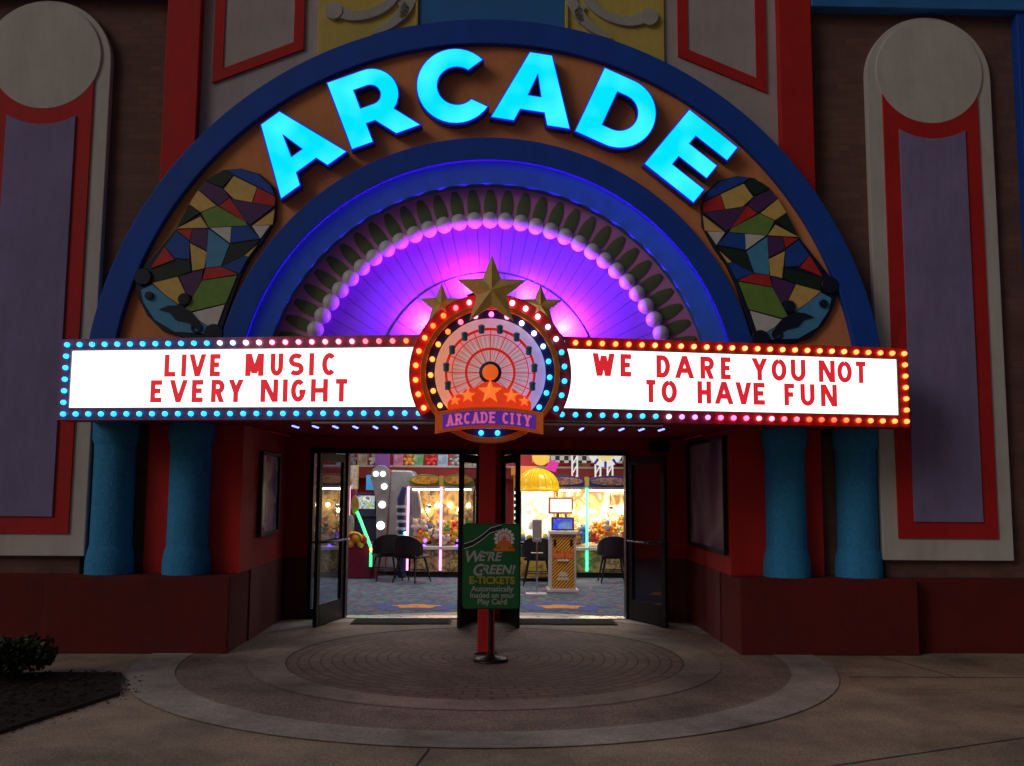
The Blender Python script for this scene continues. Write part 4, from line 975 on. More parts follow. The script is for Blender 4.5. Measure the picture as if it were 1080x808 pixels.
# ================================================================== INTERIOR
for x, y, e_ in ((-1.5, 14.2, 30), (1.4, 14.0, 30), (-1.6, 17.0, 50), (1.6, 16.6, 50), (0, 19.0, 50), (-4, 17, 30), (4, 17, 30), (-1.0, 12.85, 22), (1.1, 12.85, 22)):  # unseen room lamps; last two added to light fronts facing the doors
    ld = bpy.data.lights.new('unseen_ceiling_lamp', 'AREA'); ld.energy = e_*.72; ld.size = 1.2; ld.size_y = .6; ld.shape = 'RECTANGLE'; ld.color = (1, .95, .9)
    o = bpy.data.objects.new('unseen_ceiling_lamp', ld); COL.objects.link(o); o.location = (x, y, 3.36)
MG = glass('cabinet_glass', (.96, .97, .98), .08)
CABW = mat('white_laminate', (.70, .68, .66), .4, .06, 6)
PLUSH = [mat('plush_'+k, c, .9, .2, 18) for k, c in (('yellow', (.75, .52, .06)), ('red', (.65, .06, .04)), ('orange', (.8, .3, .05)), ('cream', (.75, .65, .5)), ('blue', (.08, .2, .6)), ('brown', (.25, .12, .05)), ('green', (.1, .4, .1)), ('pink', (.75, .2, .4)))]
def pile(x0, x1, y0, y1, z, n_, seed, label, h=.46):
    g = random.Random(seed); b = MB()
    for i in range(n_):
        x, y = g.uniform(x0, x1), g.uniform(y0, y1); u = (x-x0)/(x1-x0); zz = z+.05+g.random()*h*(.5+.8*abs(u-.4)); r = g.uniform(.045, .085); c = g.randrange(len(PLUSH)) if g.random() < .45 else g.choice((0, 2, 3, 3))
        b.ball((x, y, zz), r, 10, c, (1, 1, .9)); b.ball((x, y-r*.4, zz+r*1.1), r*.7, 10, c)
        for s in (-1, 1): b.ball((x+s*r*.5, y-r*.3, zz+r*1.7), r*.28, 6, c); b.ball((x+s*r*.8, y-r*.7, zz), r*.35, 6, c)
    tag(b.build('prize_pile', PLUSH), label, 'prizes', None, 'stuff')
def claw(x0, w, nunits, y0, label, canm, cand, basem, neon, neonxs, seed, lampstr, backm, zc=1.60, ztop=1.86):
    x1 = x0+w*nunits; y1 = y0+.95
    t = thing('claw_machine', label, 'claw machine', ((x0+x1)/2, (y0+y1)/2, .006), 'prize machines inside the arcade')
    b = MB(); b.box(x0, x1, y0, y1, .10, .52); b.build('base_cabinet', basem, t, .01)
    b = MB(); b.box(x0+.03, x1-.03, y0+.05, y1, .006, .10); b.build('kick_plate', BLACK, t)
    b = MB(); b.box(x0, x1, y0-.05, y0-.002, .50, .56); b.box(x0, x1, y0, y1, .521, .56); b.build('control_deck', CABW, t, .006)
    b = MB(); b.box(x0, x1, y1-.03, y1, .561, zc-.001); b.build('back_panel', backm, t)  # brightness of lit prizes painted in as emissive blotches
    b = MB()
    for k in range(nunits+1):
        x = x0+w*k; b.box(x-.02, x+.02, y0, y0+.04, .561, zc-.001)
    for x in (x0, x1): b.box(x-.02, x+.02, y1-.07, y1-.031, .561, zc-.001)
    b.build('corner_posts', CHROME, t, .003)
    b = MB()
    for k in range(nunits): b.box(x0+w*k+.021, x0+w*(k+1)-.021, y0+.012, y0+.02, .561, zc-.002)
    b.box(x0-.004, x0+.004, y0+.05, y1-.08, .561, zc-.002); b.box(x1-.004, x1+.004, y0+.05, y1-.08, .561, zc-.002); b.build('glass_panes', MG, t)
    b = MB(); b.box(x0, x1, y0, y1, zc, zc+.05); b.build('top_frame', CABW, t, .004)
    for k in range(nunits):
        cx = x0+w*(k+.5); b = MB()
        b.prism([(cx-w*.49, zc+.051), (cx+w*.49, zc+.051)]+[(cx+w*.49*math.cos(rad(a)), zc+.12+(ztop-zc-.12)*math.sin(rad(a))) for a in range(0, 181, 12)], y0-.03, y0+.30); cn = b.build('canopy', canm, t, .006)
        b = MB(); b.prism([(cx+w*.42*math.cos(rad(a)), zc+.150+(ztop-zc-.15)*.66*math.sin(rad(a))) for a in range(0, 360, 15)], y0-.045, y0-.0305); b.build('canopy_art', cand, cn, .004)
        b = MB(); b.box(cx-w*.4, cx+w*.4, y0+.25, y0+.45, zc-.03, zc-.003); b.build('light_box', glow('warm_cabinet_lamp_%d' % lampstr, (1, .78, .50), lampstr, (.8, .8, .8)), t)
        if k:
            b = MB(); b.box(cx-w*.5-.04, cx-w*.5+.04, y0-.05, y0+.05, zc+.051, ztop-.03); b.build('canopy_divider', mat('ochre_divider', (.55, .38, .06), .5, .1, 6), t, .004)
        # claw
        b = MB(); b.tube([(cx+.05, y0+.5, zc-.03), (cx+.05, y0+.5, zc-.3)], .008, 6); b.lathe([(.0, .03), (.05, .02), (.05, -.03), (.02, -.05)], (cx+.05, y0+.5, zc-.32), 14)
        for q in range(3):
            a = 2*PI*q/3; b.tube([(cx+.05+.03*math.cos(a), y0+.5+.03*math.sin(a), zc-.35), (cx+.05+.12*math.cos(a), y0+.5+.12*math.sin(a), zc-.42), (cx+.05+.05*math.cos(a), y0+.5+.05*math.sin(a), zc-.52)], .009, 6)
        b.build('claw', CHROME, t)
        # bright bulbs on the back panel and the control
        for q in range(3):
            b = MB(); b.ball((cx-w*.3+w*.3*q, y1-.06, 1.18+.1*((q+seed) % 2)), .04, 12); b.build('cabinet_bulb', glow('hot_warm_bulb', (1, .72, .36), 22, (.8, .8, .8)), t)
        b = MB(); b.lathe([(.05, -.09), (.05, -.075), (.018, -.07), (.018, -.05)], (cx, y0-.02, .645), 16); b.ball((cx+.02, y0-.03, .66), .035, 12); b.build('joystick', glow('violet_joystick', (.25, .08, 1.0), 3, (.3, .2, .8)), t)
        b = MB(); b.box(cx-w*.2, cx+w*.2, y0-.008, y0+.001, .16, .42); b.build('prize_door', artmat('prize_door_art_%d_%d' % (seed, k), [(.5, .4, .12), (.12, .1, .08), (.7, .55, .2), (.3, .2, .1)], 14), t)
    for x in neonxs:
        b = MB(); b.tube([(x, y0-.025, .13), (x, y0-.025, zc+.03)], .022, 10); b.build('neon_tube', neon, t)
    pile(x0+.08, x1-.08, y0+.12, y1-.12, (.56), 58*nunits, seed, 'colourful plush prizes heaped inside the '+label.split(',')[0])
PKN = glow('pink_neon', (1.0, .30, .62), 2.6, (.8, .4, .6)); GRN = glow('green_neon', (.06, 1.0, .42), 2.4, (.2, .8, .4))
TANB = artmat('lit_tan_jumble', [(.10, .06, .04), (.55, .34, .12), (.12, .09, .08), (.8, .5, .18), (.20, .10, .06)], 3.2, .5, .22, 2)
claw(-1.44, .60, 2, 17.45, 'double claw machine with green and orange melon canopies, pink neon', mat('melon_green', (.12, .24, .05), .5, .2, 8), artmat('melon_art', [(.75, .28, .02), (.55, .14, .02), (.85, .45, .05), (.28, .09, .03)], 12), artmat('ochre_base_art', [(.30, .22, .10), (.45, .35, .16), (.08, .06, .05), (.5, .42, .25)], 8), PKN, (-1.44, -.84), 11, 12, TANB)
claw(.93, .89, 2, 17.45, 'double claw machine with dark blue canopies, green neon', mat('deep_blue_canopy', (.02, .035, .20), .45, .2, 8), artmat('brown_cartoon_art', [(.25, .10, .05), (.5, .25, .12), (.06, .05, .14), (.45, .3, .2)], 16), artmat('olive_base_art', [(.28, .26, .10), (.15, .15, .08), (.5, .42, .15), (.3, .12, .05)], 8), GRN, (1.82,), 22, 34, artmat('lit_cream_jumble', [(.25, .12, .04), (1, .75, .35), (1, .95, .8), (.9, .6, .2), (.30, .16, .08), (1, .9, .6)], 3.2, .5, .85, 2))
claw(-3.15, .66, 1, 17.3, 'single claw machine seen through the sidelight, amber lit', mat('russet_canopy', (.25, .08, .04), .5, .2, 8), artmat('russet_art', [(.4, .1, .05), (.6, .3, .1), (.2, .05, .04)], 10), artmat('russet_base', [(.3, .16, .08), (.5, .3, .12), (.1, .06, .05)], 8), PKN, (-2.49,), 33, 22, TANB)
# yellow domed prize machine
t = thing('domed_prize_machine', 'brightly lit white prize machine with a big yellow ribbed dome roof', 'arcade machine', (.90, 17.0, .006), 'prize machines inside the arcade')
b = MB(); b.box(.56, 1.24, 16.75, 17.4, .08, .52); b.build('base_cabinet', artmat('yellow_base_art', [(.75, .45, .04), (.8, .6, .1), (.4, .1, .05)], 6), t, .01)
b = MB(); b.box(.56, 1.24, 16.72, 17.4, .521, .60); b.build('deck', CABW, t, .006)
b = MB(); b.box(.60, 1.20, 17.32, 17.36, .601, 1.56); b.build('lit_screen', artmat('white_lit_art', [(.18, .16, .14), (1, .98, .9), (.9, .7, .3), (1, 1, 1), (1, .95, .8), (.3, .3, .28)], 3.5, .4, .9, 2), t)
b = MB()
for x in (.57, 1.21): b.box(x, x+.03, 16.77, 16.80, .601, 1.56)
b.build('post', CHROME, t)
b = MB(); b.box(.601, 1.209, 16.78, 16.788, .601, 1.56); b.build('glass_pane', MG, t)
b = MB(); prof = [(.40, 1.56), (.405, 1.62)]+[(.37*math.cos(rad(a)), 1.62+.34*math.sin(rad(a))) for a in range(0, 91, 9)]
b.lathe(prof, (.90, 17.08, 0), 40)
for k in range(16):
    a = 2*PI*k/16; b.tube([(.90+.375*math.cos(rad(q))*math.cos(a), 17.08+.375*math.cos(rad(q))*math.sin(a), 1.62+.345*math.sin(rad(q))) for q in range(0, 91, 15)], .014, 6)
b.build('dome_roof', mat('bright_yellow_plastic', (.9, .55, .01), .3, .06, 6, emit=(1, .55, .0), estr=.25), t)
b = MB()
for k in range(12): a = 2*PI*k/12; b.ball((.90+.3*math.cos(a), 17.06+.24*math.sin(a), .70+.03*(k % 3)), .05, 8, k % 3)
b.build('capsules', [PLUSH[1], PLUSH[4], PLUSH[0]], t)
b = MB(); b.box(.64, .70, 16.90, 17.30, 1.53, 1.555); b.box(.86, .94, 16.90, 17.30, 1.53, 1.555); b.box(1.10, 1.16, 16.90, 17.30, 1.53, 1.555); b.build('tube_lamps', glow('white_tube', (1, .97, .9), 5, (.8, .8, .8)), t)
# marquee figure of bright blocks beside it (topper)
t = thing('topper_sign', 'yellow and pink blocky sign standing on a shelf behind the yellow dome', 'sign', (.75, 18.2, 1.9))
b = MB(); b.box(.45, .95, 18.2, 18.35, 1.86, 2.03); b.build('orange_block', mat('orange_block_lit', (.85, .3, .04), .4, .1, 6, emit=(1, .35, .05), estr=.35), t, .01)
b = MB(); b.prism(arcpts(1.02, 2.22, .17, 0, 350, 20), 18.15, 18.3); b.build('yellow_disc', mat('yellow_disc_lit', (.85, .55, .08), .4, .1, 6, emit=(1, .6, .1), estr=.4), t, .01)
b = MB(); b.prism([(1.10, 1.98), (1.30, 1.92), (1.36, 2.12), (1.2, 2.16)], 18.14, 18.25); b.build('pink_flag', mat('magenta_flag', (.75, .04, .40), .4, .1, 6, emit=(.8, .05, .5), estr=.25), t, .01)
b = MB(); b.box(.5, 1.3, 18.25, 18.5, 0.006, 1.86); b.build('cabinet', mat('orange_cabinet', (.6, .25, .05), .5, .15, 4), t)
b = MB()
for k in range(9): b.ball((.50, 16.72, .66+.11*k), .03, 8)
b.box(.47, .53, 16.73, 16.78, .55, 1.62, 1); b.build('edge_bulbs', [glow('white_edge_bulb', (1, .97, .9), 5, (.8, .8, .8)), BLACK], t)
# striped kiosk
KX, KY = 1.20, 15.1
t = thing('card_kiosk', 'orange and black striped card kiosk with small screen and lit topper', 'kiosk', (KX, KY, .006))
STR = bpy.data.materials.new('hazard_stripes'); STR.use_nodes = True
n = STR.node_tree.nodes; L = STR.node_tree.links; bs = n['Principled BSDF']; tc = n.new('ShaderNodeTexCoord'); sp = n.new('ShaderNodeSeparateXYZ'); L.new(tc.outputs['Object'], sp.inputs[0])
ad = n.new('ShaderNodeMath'); ad.operation = 'SUBTRACT'; L.new(sp.outputs[0], ad.inputs[0]); L.new(sp.outputs[2], ad.inputs[1])
ml = n.new('ShaderNodeMath'); ml.operation = 'MULTIPLY'; ml.inputs[1].default_value = 19; L.new(ad.outputs[0], ml.inputs[0])
fr = n.new('ShaderNodeMath'); fr.operation = 'FRACT'; L.new(ml.outputs[0], fr.inputs[0]); gt = n.new('ShaderNodeMath'); gt.operation = 'GREATER_THAN'; gt.inputs[1].default_value = .62; L.new(fr.outputs[0], gt.inputs[0])
mx = n.new('ShaderNodeMixRGB'); mx.inputs[1].default_value = (.95, .48, .05, 1); mx.inputs[2].default_value = (.03, .02, .02, 1); L.new(gt.outputs[0], mx.inputs[0]); L.new(mx.outputs[0], bs.inputs['Base Color']); bs.inputs['Roughness'].default_value = .4
b = MB(); b.box(KX-.21, KX+.21, KY, KY+.38, .05, .90); b.build('body', CABW, t, .012)
b = MB(); b.box(KX-.24, KX+.24, KY-.04, KY+.42, .006, .049); b.build('base', WHITEP, t, .006)
b = MB(); b.box(KX-.175, KX+.175, KY-.008, KY+.001, .08, .88); b.build('striped_front', STR, t)
b = MB(); b.box(KX-.17, KX+.17, KY-.014, KY-.0085, .53, .65); b.build('red_band', artmat('red_band_print', [(.7, .1, .02), (.85, .3, .05), (.6, .05, .02)], 12), t)
b = MB(); b.box(KX-.09, KX+.09, KY-.035, KY-.0085, .485, .51); b.build('slot_tray', WHITEP, t, .004)
b = MB()
for s in (-1, 1): b.box(KX+s*.13-.02, KX+s*.13+.02, KY-.02, KY-.0085, .72, .82)
b.build('card_readers', BLACK, t, .003)
b = MB(); b.prism(arcpts(KX, .25, .075, 0, 180, 14), KY-.013, KY-.0085); b.prism([(KX-.09, .19), (KX+.09, .19), (KX+.09, .235), (KX-.09, .235)], KY-.0128, KY-.0085); b.build('emblem', [PLUSH[3]], t)
b = MB(); b.box(KX-.22, KX+.22, KY-.05, KY+.3, .905, .95); b.build('shelf', WHITEP, t, .006)
b = MB(); b.box(KX-.18, KX+.18, KY+.05, KY+.12, .96, 1.17); b.build('monitor', mat('bronze_bezel', (.12, .09, .07), .4), t, .008)
b = MB(); b.box(KX-.15, KX+.15, KY+.042, KY+.0495, .985, 1.145); b.build('screen', artmat('blue_screen', [(.18, .30, .45), (.10, .16, .5), (.02, .05, .9), (.2, .32, .42)], 5, .3, .7), t)
b = MB(); b.tube([(KX-.06, KY+.2, .95), (KX-.06, KY+.2, 1.25)], .012, 8); b.tube([(KX+.06, KY+.2, .95), (KX+.06, KY+.2, 1.25)], .012, 8); b.build('uprights', BLACK, t)
b = MB(); b.box(KX-.22, KX+.17, KY+.12, KY+.22, 1.22, 1.48); b.build('topper', mat('orange_topper_edge', (.8, .35, .15), .4), t, .008)
b = MB(); b.box(KX-.19, KX+.14, KY+.112, KY+.1195, 1.25, 1.45); b.build('topper_face', glow('white_topper', (1, .93, .84), 1.6, (.8, .8, .8)), t)
# hand sanitiser stand
HX, HY = .775, 14.85
t = thing('sanitizer_stand', 'thin grey hand sanitizer stand with a pale base plate beside the kiosk', 'stand', (HX, HY, .006))
b = MB(); b.box(HX-.17, HX+.15, HY-.13, HY+.13, .006, .018); b.build('base', mat('pale_base', (.75, .74, .66), .4), t, .004)
b = MB(); b.tube([(HX, HY, .018), (HX, HY, .80)], .013, 8); b.build('pole', CHROME, t)
b = MB(); b.box(HX-.07, HX+.07, HY-.06, HY+.05, .80, 1.14); b.box(HX-.05, HX+.05, HY-.1, HY-.06, .80, .86); b.build('dispenser', mat('grey_plastic', (.33, .32, .32), .4), t, .012)
b = MB(); b.box(HX-.09, HX+.09, HY-.09, HY+.06, .62, .635); b.build('drip_tray', mat('steel_tray', (.3, .28, .25), .4, metal=.6), t, .003)
# chairs
VINYL = mat('black_vinyl', (.008, .008, .012), .45, .2, 10)
ch0 = None
def chair(x, y, rz, lab):
    global ch0
    if ch0 is None:
        t = thing('arcade_chair', lab, 'chair', (0, 0, .006), 'black chairs inside the arcade')
        b = MB(); b.prism([(-.22, .41), (.22, .41), (.23, .44), (.2, .475), (-.2, .475), (-.23, .44)], -.22, .22); b.build('seat', VINYL, t, .02, local=True)
        b = MB()
        n_ = 12
        for i in range(n_):
            a0, a1 = -1.35+2.7*i/n_, -1.35+2.7*(i+1)/n_; q = lambda a, r: (r*math.sin(a), .05+r*math.cos(a)*.72)
            p0, p1, p2, p3 = q(a0, .29), q(a1, .29), q(a1, .23), q(a0, .23); zt = lambda a: .80-.17*(abs(a)/1.35)**2.2; zb = .465
            b.add([(*p0, zb), (*p1, zb), (*p2, zb), (*p3, zb), (*p0, zt(a0)), (*p1, zt(a1)), (*p2, zt(a1)), (*p3, zt(a0))], [(0, 1, 5, 4), (2, 3, 7, 6), (4, 5, 6, 7), (0, 3, 2, 1), (0, 4, 7, 3), (1, 2, 6, 5)])
        b.build('backrest', VINYL, t, 0, local=True)
        for sx_ in (-1, 1):
            for sy_ in (-1, 1):
                b = MB(); b.tube([(sx_*.15, sy_*.15, .42), (sx_*.23, sy_*.24, .0)], [.02, .012], 8); b.build('leg', BLACK, t, 0, local=True)
        b = MB()
        for sx_ in (-1, 1): b.tube([(sx_*.16, .16, .44), (sx_*.15, .22, .56)], .014, 8)
        b.tube([(-.19, -.19, .2), (.19, -.19, .2)], .008, 6); b.tube([(-.19, .19, .2), (.19, .19, .2)], .008, 6); b.build('support_bars', BLACK, t, 0, local=True)
        ch0 = t; o = t
    else: o = copy_tree(ch0); o['label'] = lab
    o.location = (x, y, .006); o.rotation_euler.z = rz
chair(-1.28, 16.55, rad(150), 'black chair nearest the pink neon of the left claw machine')
chair(-1.76, 16.95, rad(200), 'black chair in front of the grey cabinet with round lights')
chair(2.20, 16.75, rad(180), 'black chair turned away in front of the green neon claw machine')
chair(.86, 16.25, rad(175), 'black chair partly hidden behind the hand sanitizer stand')
# grey arched cabinet with round lights
t = thing('arched_cabinet', 'tall grey arched ride cabinet with a row of round white lights', 'arcade machine', (-1.75, 17.9, .006))
G1 = mat('grey_cabinet', (.20, .20, .215), .4, .15, 4); G2 = mat('steel_grey_shell', (.34, .36, .38), .3, .15, 4, metal=.3)
b = MB(); prof = [(-2.02, .10), (-1.86, .10), (-1.86, .5), (-1.84, 1.0), (-1.82, 1.4), (-1.80, 1.75), (-1.82, 1.93), (-1.90, 2.02), (-2.02, 2.02), (-2.12, 1.95), (-2.16, 1.8), (-2.10, 1.62), (-2.04, 1.3)]
b.prism(prof, 17.62, 17.70); b.build('front_rib', G1, t, .012)
b = MB(); b.prism([(-1.85, .11), (-1.20, .11), (-1.22, 1.2), (-1.30, 1.75), (-1.42, 1.93), (-1.80, 1.94), (-1.82, 1.4)], 17.72, 18.75); b.build('shell', G2, t, .03)
for x, z, r in ((-2.06, 1.86, .05), (-1.93, 1.86, .05), (-1.90, 1.63, .055), (-1.93, 1.30, .065), (-1.95, .92, .075)):
    b = MB(); b.lathe([(r, 17.621), (r, 17.60), (r*.8, 17.592), (0, 17.59)], (x, 0, z), 20, 0, 'y'); b.build('round_light', glow('white_round_light', (1, 1, .98), 2.2, (.8, .8, .8)), t)
b = MB(); b.box(-2.42, -2.05, 17.70, 17.78, 1.08, 1.50); b.build('screen_panel', NAVY, t, .01)
b = MB(); b.box(-2.39, -2.08, 17.692, 17.6995, 1.22, 1.46); b.build('screen', artmat('game_screen', [(.1, .12, .3), (.4, .45, .5), (.15, .3, .1), (.6, .6, .55), (.1, .1, .2)], 8, .3, .9), t)
b = MB(); b.box(-2.45, -2.03, 17.79, 18.6, .01, 1.07); b.build('seat_box', NAVY, t, .02)
# spiral tower: dark blue with pale bands next to it
t = thing('banded_tower', 'dark blue banded tube beside the pink neon claw machine', 'arcade machine', (-1.50, 17.3, .006))
b = MB(); pts = [(-1.52, 17.32, .02), (-1.52, 17.32, .7), (-1.55, 17.32, 1.1), (-1.56, 17.32, 1.4), (-1.50, 17.32, 1.62)]
b.tube(pts, [.075, .075, .08, .08, .05], 14); b.build('tube_body', mat('deep_blue_tube', (.02, .03, .12), .35), t)
b = MB()
for z in (.75, .88, 1.01, 1.14, 1.27): b.lathe([(.086, z-.025), (.09, z), (.086, z+.025)], (-1.55+.03*(1.1-z), 17.32, 0), 16)
b.build('bands', mat('pale_lilac_band', (.45, .42, .5), .4), t)
b = MB(); b.ball((-1.46, 17.22, .80), .035, 10); b.build('indicator', glow('blue_indicator', (.2, .6, 1), 5, (.3, .5, .8)), t)
# maroon game with green neon
t = thing('maroon_game', 'maroon arcade game with bent green neon bar and toy decorations', 'arcade machine', (-2.35, 17.3, .006))
b = MB(); b.prism([(-2.62, .01), (-1.98, .01), (-2.02, .45), (-2.05, .62), (-2.35, .70), (-2.62, .66)], 17.15, 17.6); b.build('base', mat('maroon_gloss', (.22, .012, .05), .3, .15, 5), t, .015)
b = MB(); b.box(-2.64, -2.42, 17.55, 17.62, .66, 1.58); b.build('back_board', mat('plum_gloss', (.18, .02, .08), .35, .15, 4), t, .01)
b = MB(); b.tube([(-2.32, 17.1, 1.18), (-2.26, 17.1, 1.05), (-2.15, 17.1, .78), (-2.06, 17.1, .56)], .026, 10); b.tube([(-2.055, 17.1, .48), (-2.055, 17.1, .22)], .024, 10); b.build('neon_bar', glow('green_neon_bar', (.05, 1.0, .25), 2.2, (.2, .8, .3)), t)
b = MB(); b.ball((-2.05, 17.09, .52), .035, 10); b.build('orange_joint', glow('orange_lamp', (1, .35, .1), 3, (.8, .4, .2)), t)
b = MB(); b.prism([(-2.36+.07*math.cos(rad(a)), 1.30+.17*math.sin(rad(a))) for a in range(0, 360, 15)], 17.12, 17.16); b.build('oval_sign', artmat('rainbow_oval', [(.75, .7, .1), (.2, .5, .1), (.7, .2, .05), (.8, .8, .3)], 10), t, .006)
b = MB(); b.prism([(-2.44+.07*math.cos(rad(a)), .93+.2*math.sin(rad(a+10))) for a in range(0, 360, 15)], 17.11, 17.14); b.build('oval_shield', artmat('pale_shield', [(.3, .45, .25), (.5, .55, .5), (.35, .3, .4)], 9), t, .006)
for x, z, r, c in ((-2.50, .80, .10, 1), (-2.33, .72, .10, 2), (-2.18, .70, .09, 1), (-2.25, .60, .06, 0), (-2.44, .62, .08, 2)):
    b = MB(); b.ball((x, 17.14, z), r, 14); b.build('toy_head', PLUSH[c], t)
b = MB(); b.tube([(-2.46+.15*math.cos(rad(a))+.1, 17.08, .68+.13*math.sin(rad(a))) for a in range(0, 181, 15)], .025, 8); b.build('yellow_hoop', PLUSH[0], t)
# tall picture card stand behind it
t = thing('poster_tower', 'narrow yellow framed picture board at the left edge of the doorway', 'sign', (-2.50, 17.75, .006))
b = MB(); b.box(-2.64, -2.40, 17.75, 17.80, 1.58, 2.02); b.build('frame', mat('yellow_wood', (.5, .38, .12), .5), t, .006); b = MB(); b.box(-2.62, -2.42, 17.742, 17.7495, 1.60, 2.0); b.build('picture', artmat('picture_art', [(.3, .25, .4), (.5, .35, .3), (.6, .6, .55), (.2, .15, .2)], 12), t)
b = MB(); b.box(-2.58, -2.46, 17.78, 17.82, .006, 1.579); b.build('support', BLACK, t)
b = MB(); b.box(-2.36, -2.16, 18.6, 18.66, 1.56, 1.85); tag(b.build('blue_board', mat('sky_blue_board', (.08, .38, .75), .5, .08, 6, emit=(.05, .3, .7), estr=.25), None, .004), 'plain sky blue board behind the grey arched cabinet', 'board')
# wall shelves with toys
SHM = mat('dark_red_shelf', (.26, .015, .02), .5, .15, 4)
def shelf(x0, x1, z, lab):
    t = thing('wall_shelf', lab, 'shelf', ((x0+x1)/2, 19.75, z), 'red shelves along the back wall')
    b = MB(); b.box(x0, x1, 19.35, 19.798, z, z+.04); b.build('board', mat('white_edge_shelf', (.5, .45, .45), .5), t, .003)
    b = MB(); b.box(x0, x1, 19.36, 19.40, z-.22, z-.001); b.build('fascia', SHM, t)
    b = MB()
    k = x0+.3
    while k < x1: b.box(k, k+.05, 19.42, 19.797, z-.2, z-.001); k += 1.2
    b.build('brackets', SHM, t)
shelf(-3.6, -.02, 2.02, 'long red toy shelf on the back wall seen through the left doorway')
shelf(.22, 4.2, 2.02, 'long red toy shelf on the back wall seen through the right doorway')
g = random.Random(12)
TOYC = [('white', (.75, .74, .72)), ('pale blue', (.3, .5, .75)), ('orange', (.85, .4, .08)), ('tan', (.55, .4, .25)), ('red', (.7, .05, .05)), ('pink', (.8, .25, .45)), ('grey', (.3, .3, .33)), ('green', (.15, .5, .2))]
def toy_bear(x, z, c, lab, r=.10):
    m = mat('toy_'+c[0].replace(' ', '_'), c[1], .8, .1, 12)
    t = thing('plush_toy', lab, 'plush toy', (x, 19.5, z), 'plush toys on the back shelves')
    b = MB(); b.ball((x, 19.5, z+r*.95), r, 14, 0, (1, .9, .95)); b.build('body', m, t)
    b = MB(); b.ball((x, 19.46, z+r*2.2), r*.75, 14); hd = b.build('head', m, t)
    b = MB()
    for s in (-1, 1): b.ball((x+s*r*.55, 19.47, z+r*2.85), r*.28, 8)
    b.build('ears', m, hd)
    b = MB()
    for s in (-1, 1): b.ball((x+s*r*.9, 19.43, z+r*1.2), r*.36, 10); b.ball((x+s*r*.6, 19.40, z+r*.35), r*.4, 10)
    b.build('limbs', m, t)
def toy_box(x, z, w, h, c, lab):
    t = thing('prize_box', lab, 'prize box', (x, 19.5, z), 'boxed prizes on the back shelves')
    b = MB(); b.box(x-w/2, x+w/2, 19.42, 19.62, z, z+h); b.build('carton', mat('toy_'+c[0].replace(' ', '_'), c[1], .8, .1, 12), t, .004)
    b = MB(); b.box(x-w*.38, x+w*.38, 19.413, 19.4195, z+h*.18, z+h*.82); b.build('window_print', artmat('box_print_%d' % int(x*100+500), [tuple(min(1, v*.5+.4) for v in c[1]), tuple(v*.6 for v in c[1]), (.75, .75, .7)], 7), t)
xs = [-2.98, -2.78, -2.55, -2.30, -1.82, -1.60, -1.42, -1.16, -.92, -.66, -.42, -.2]
for i, x in enumerate(xs):
    c = TOYC[(i*5+1) % 8]; pos = ['leftmost', 'second', 'third', 'fourth', 'fifth', 'sixth', 'seventh', 'eighth', 'ninth', 'tenth', 'eleventh', 'last'][i]
    if i % 2: toy_bear(x, 2.062, c, f'{c[0]} plush toy on the left shelf, {pos} along it')
    else: toy_box(x, 2.062, .2, .26, c, f'{c[0]} boxed prize on the left shelf, {pos} along it')
for i, x in enumerate([1.55, 1.8, 2.0, 2.9, 3.1]):
    c = TOYC[(i*3+4) % 8]; pos = ['first', 'second', 'third', 'fourth', 'fifth'][i]
    (toy_bear if i % 2 else lambda a, z, cc, l: toy_box(a, z, .2, .26, cc, l))(x, 2.062, c, f'{c[0]} prize on the right shelf, {pos} along it')
b = MB(); b.box(-2.26, -1.98, 19.2, 19.33, 1.98, 2.6); tag(b.build('purple_banner', mat('purple_banner', (.32, .10, .50), .5, .1, 5), None, .006), 'plain purple board hanging over the left toy shelf', 'banner')
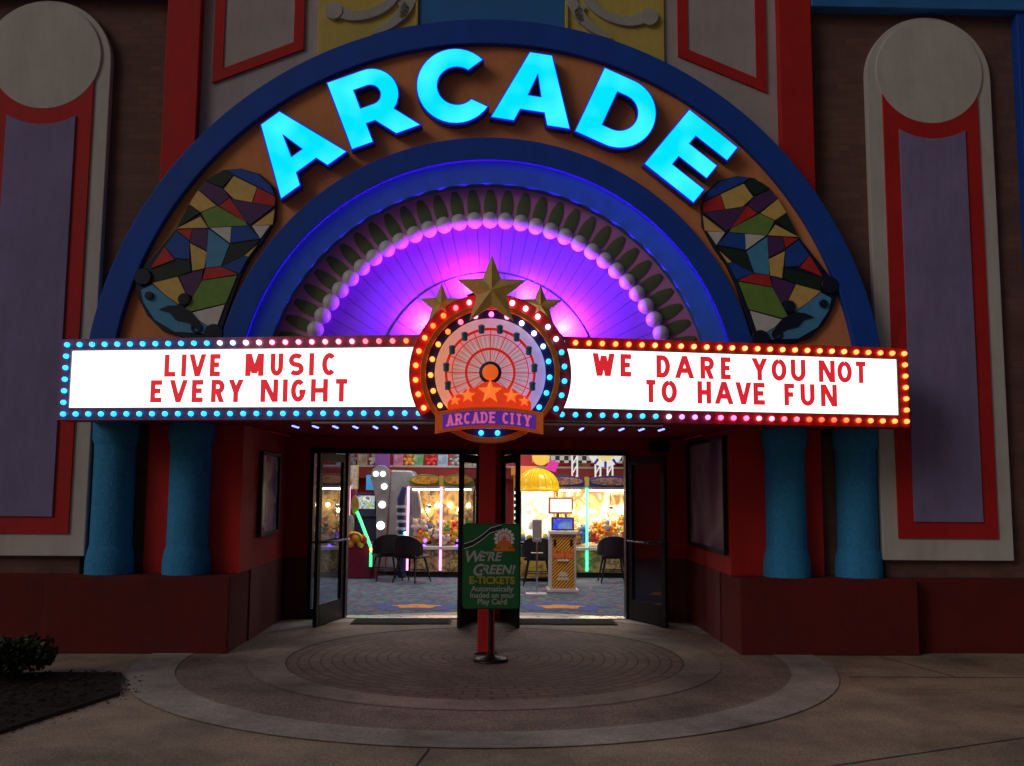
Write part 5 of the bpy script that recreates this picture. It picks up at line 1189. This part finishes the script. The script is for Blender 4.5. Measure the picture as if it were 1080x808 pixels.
b = MB(); b.box(-2.28, -1.96, 19.21, 19.34, 1.78, 1.975); tag(b.build('orange_banner', mat('orange_banner', (.8, .16, .05), .5, .1, 5), None, .006), 'plain orange board right below the purple board', 'banner')
# checkered frieze and white truss with arch sign
CHK = bpy.data.materials.new('checker_print'); CHK.use_nodes = True
n = CHK.node_tree.nodes; L = CHK.node_tree.links; ck = n.new('ShaderNodeTexChecker'); tc = n.new('ShaderNodeTexCoord'); ck.inputs['Scale'].default_value = 11; ck.inputs[1].default_value = (.8, .8, .8, 1); ck.inputs[2].default_value = (.02, .02, .02, 1)
L.new(tc.outputs['Object'], ck.inputs[0]); L.new(ck.outputs[0], n['Principled BSDF'].inputs['Base Color'])
b = MB(); b.box(.9, 3.6, 19.2, 19.25, 2.13, 2.60); tag(b.build('checkered_banner', CHK, None), 'black and white checkered banner above the right toy shelf', 'banner')
t = thing('white_truss', 'white truss gate with round arch sign behind the claw machines', 'gate', (2.3, 18.8, .006))
WL = mat('white_lit_truss', (.8, .8, .82), .4, .05, 6, emit=(1, 1, 1), estr=.35)
for x in (1.72, 2.18, 2.42, 2.80):
    b = MB()
    for dx in (-.05, .05): b.box(x+dx-.015, x+dx+.015, 18.75, 18.79, .006, 2.7)
    for k in range(14): z = .1+.18*k; b.tube([(x-.05, 18.77, z), (x+.05, 18.77, z+.18)], .012, 6)
    b.build('upright', WL, t)
b = MB(); b.ring(2.32, 2.40, .24, .36, 0, 2*PI, 18.70, 18.745, 40); b.build('arch_ring', WL, t, .006)
b = MB(); b.prism(arcpts(2.32, 2.40, .235, 0, 350, 35), 18.71, 18.74); b.build('yellow_disc', mat('pale_yellow_disc', (.8, .7, .25), .4, emit=(1, .85, .3), estr=.4), t)
b = MB()
for k in range(10): a = 2*PI*(k+.5)/10; b.prism([(2.32+r_*math.cos(a+d_), 2.40+r_*math.sin(a+d_)) for r_, d_ in ((.25, -.1), (.37, -.06), (.37, .06), (.25, .1))], 18.692, 18.6995)
b.build('blue_teeth', mat('blue_teeth', (.03, .05, .5), .4), t)
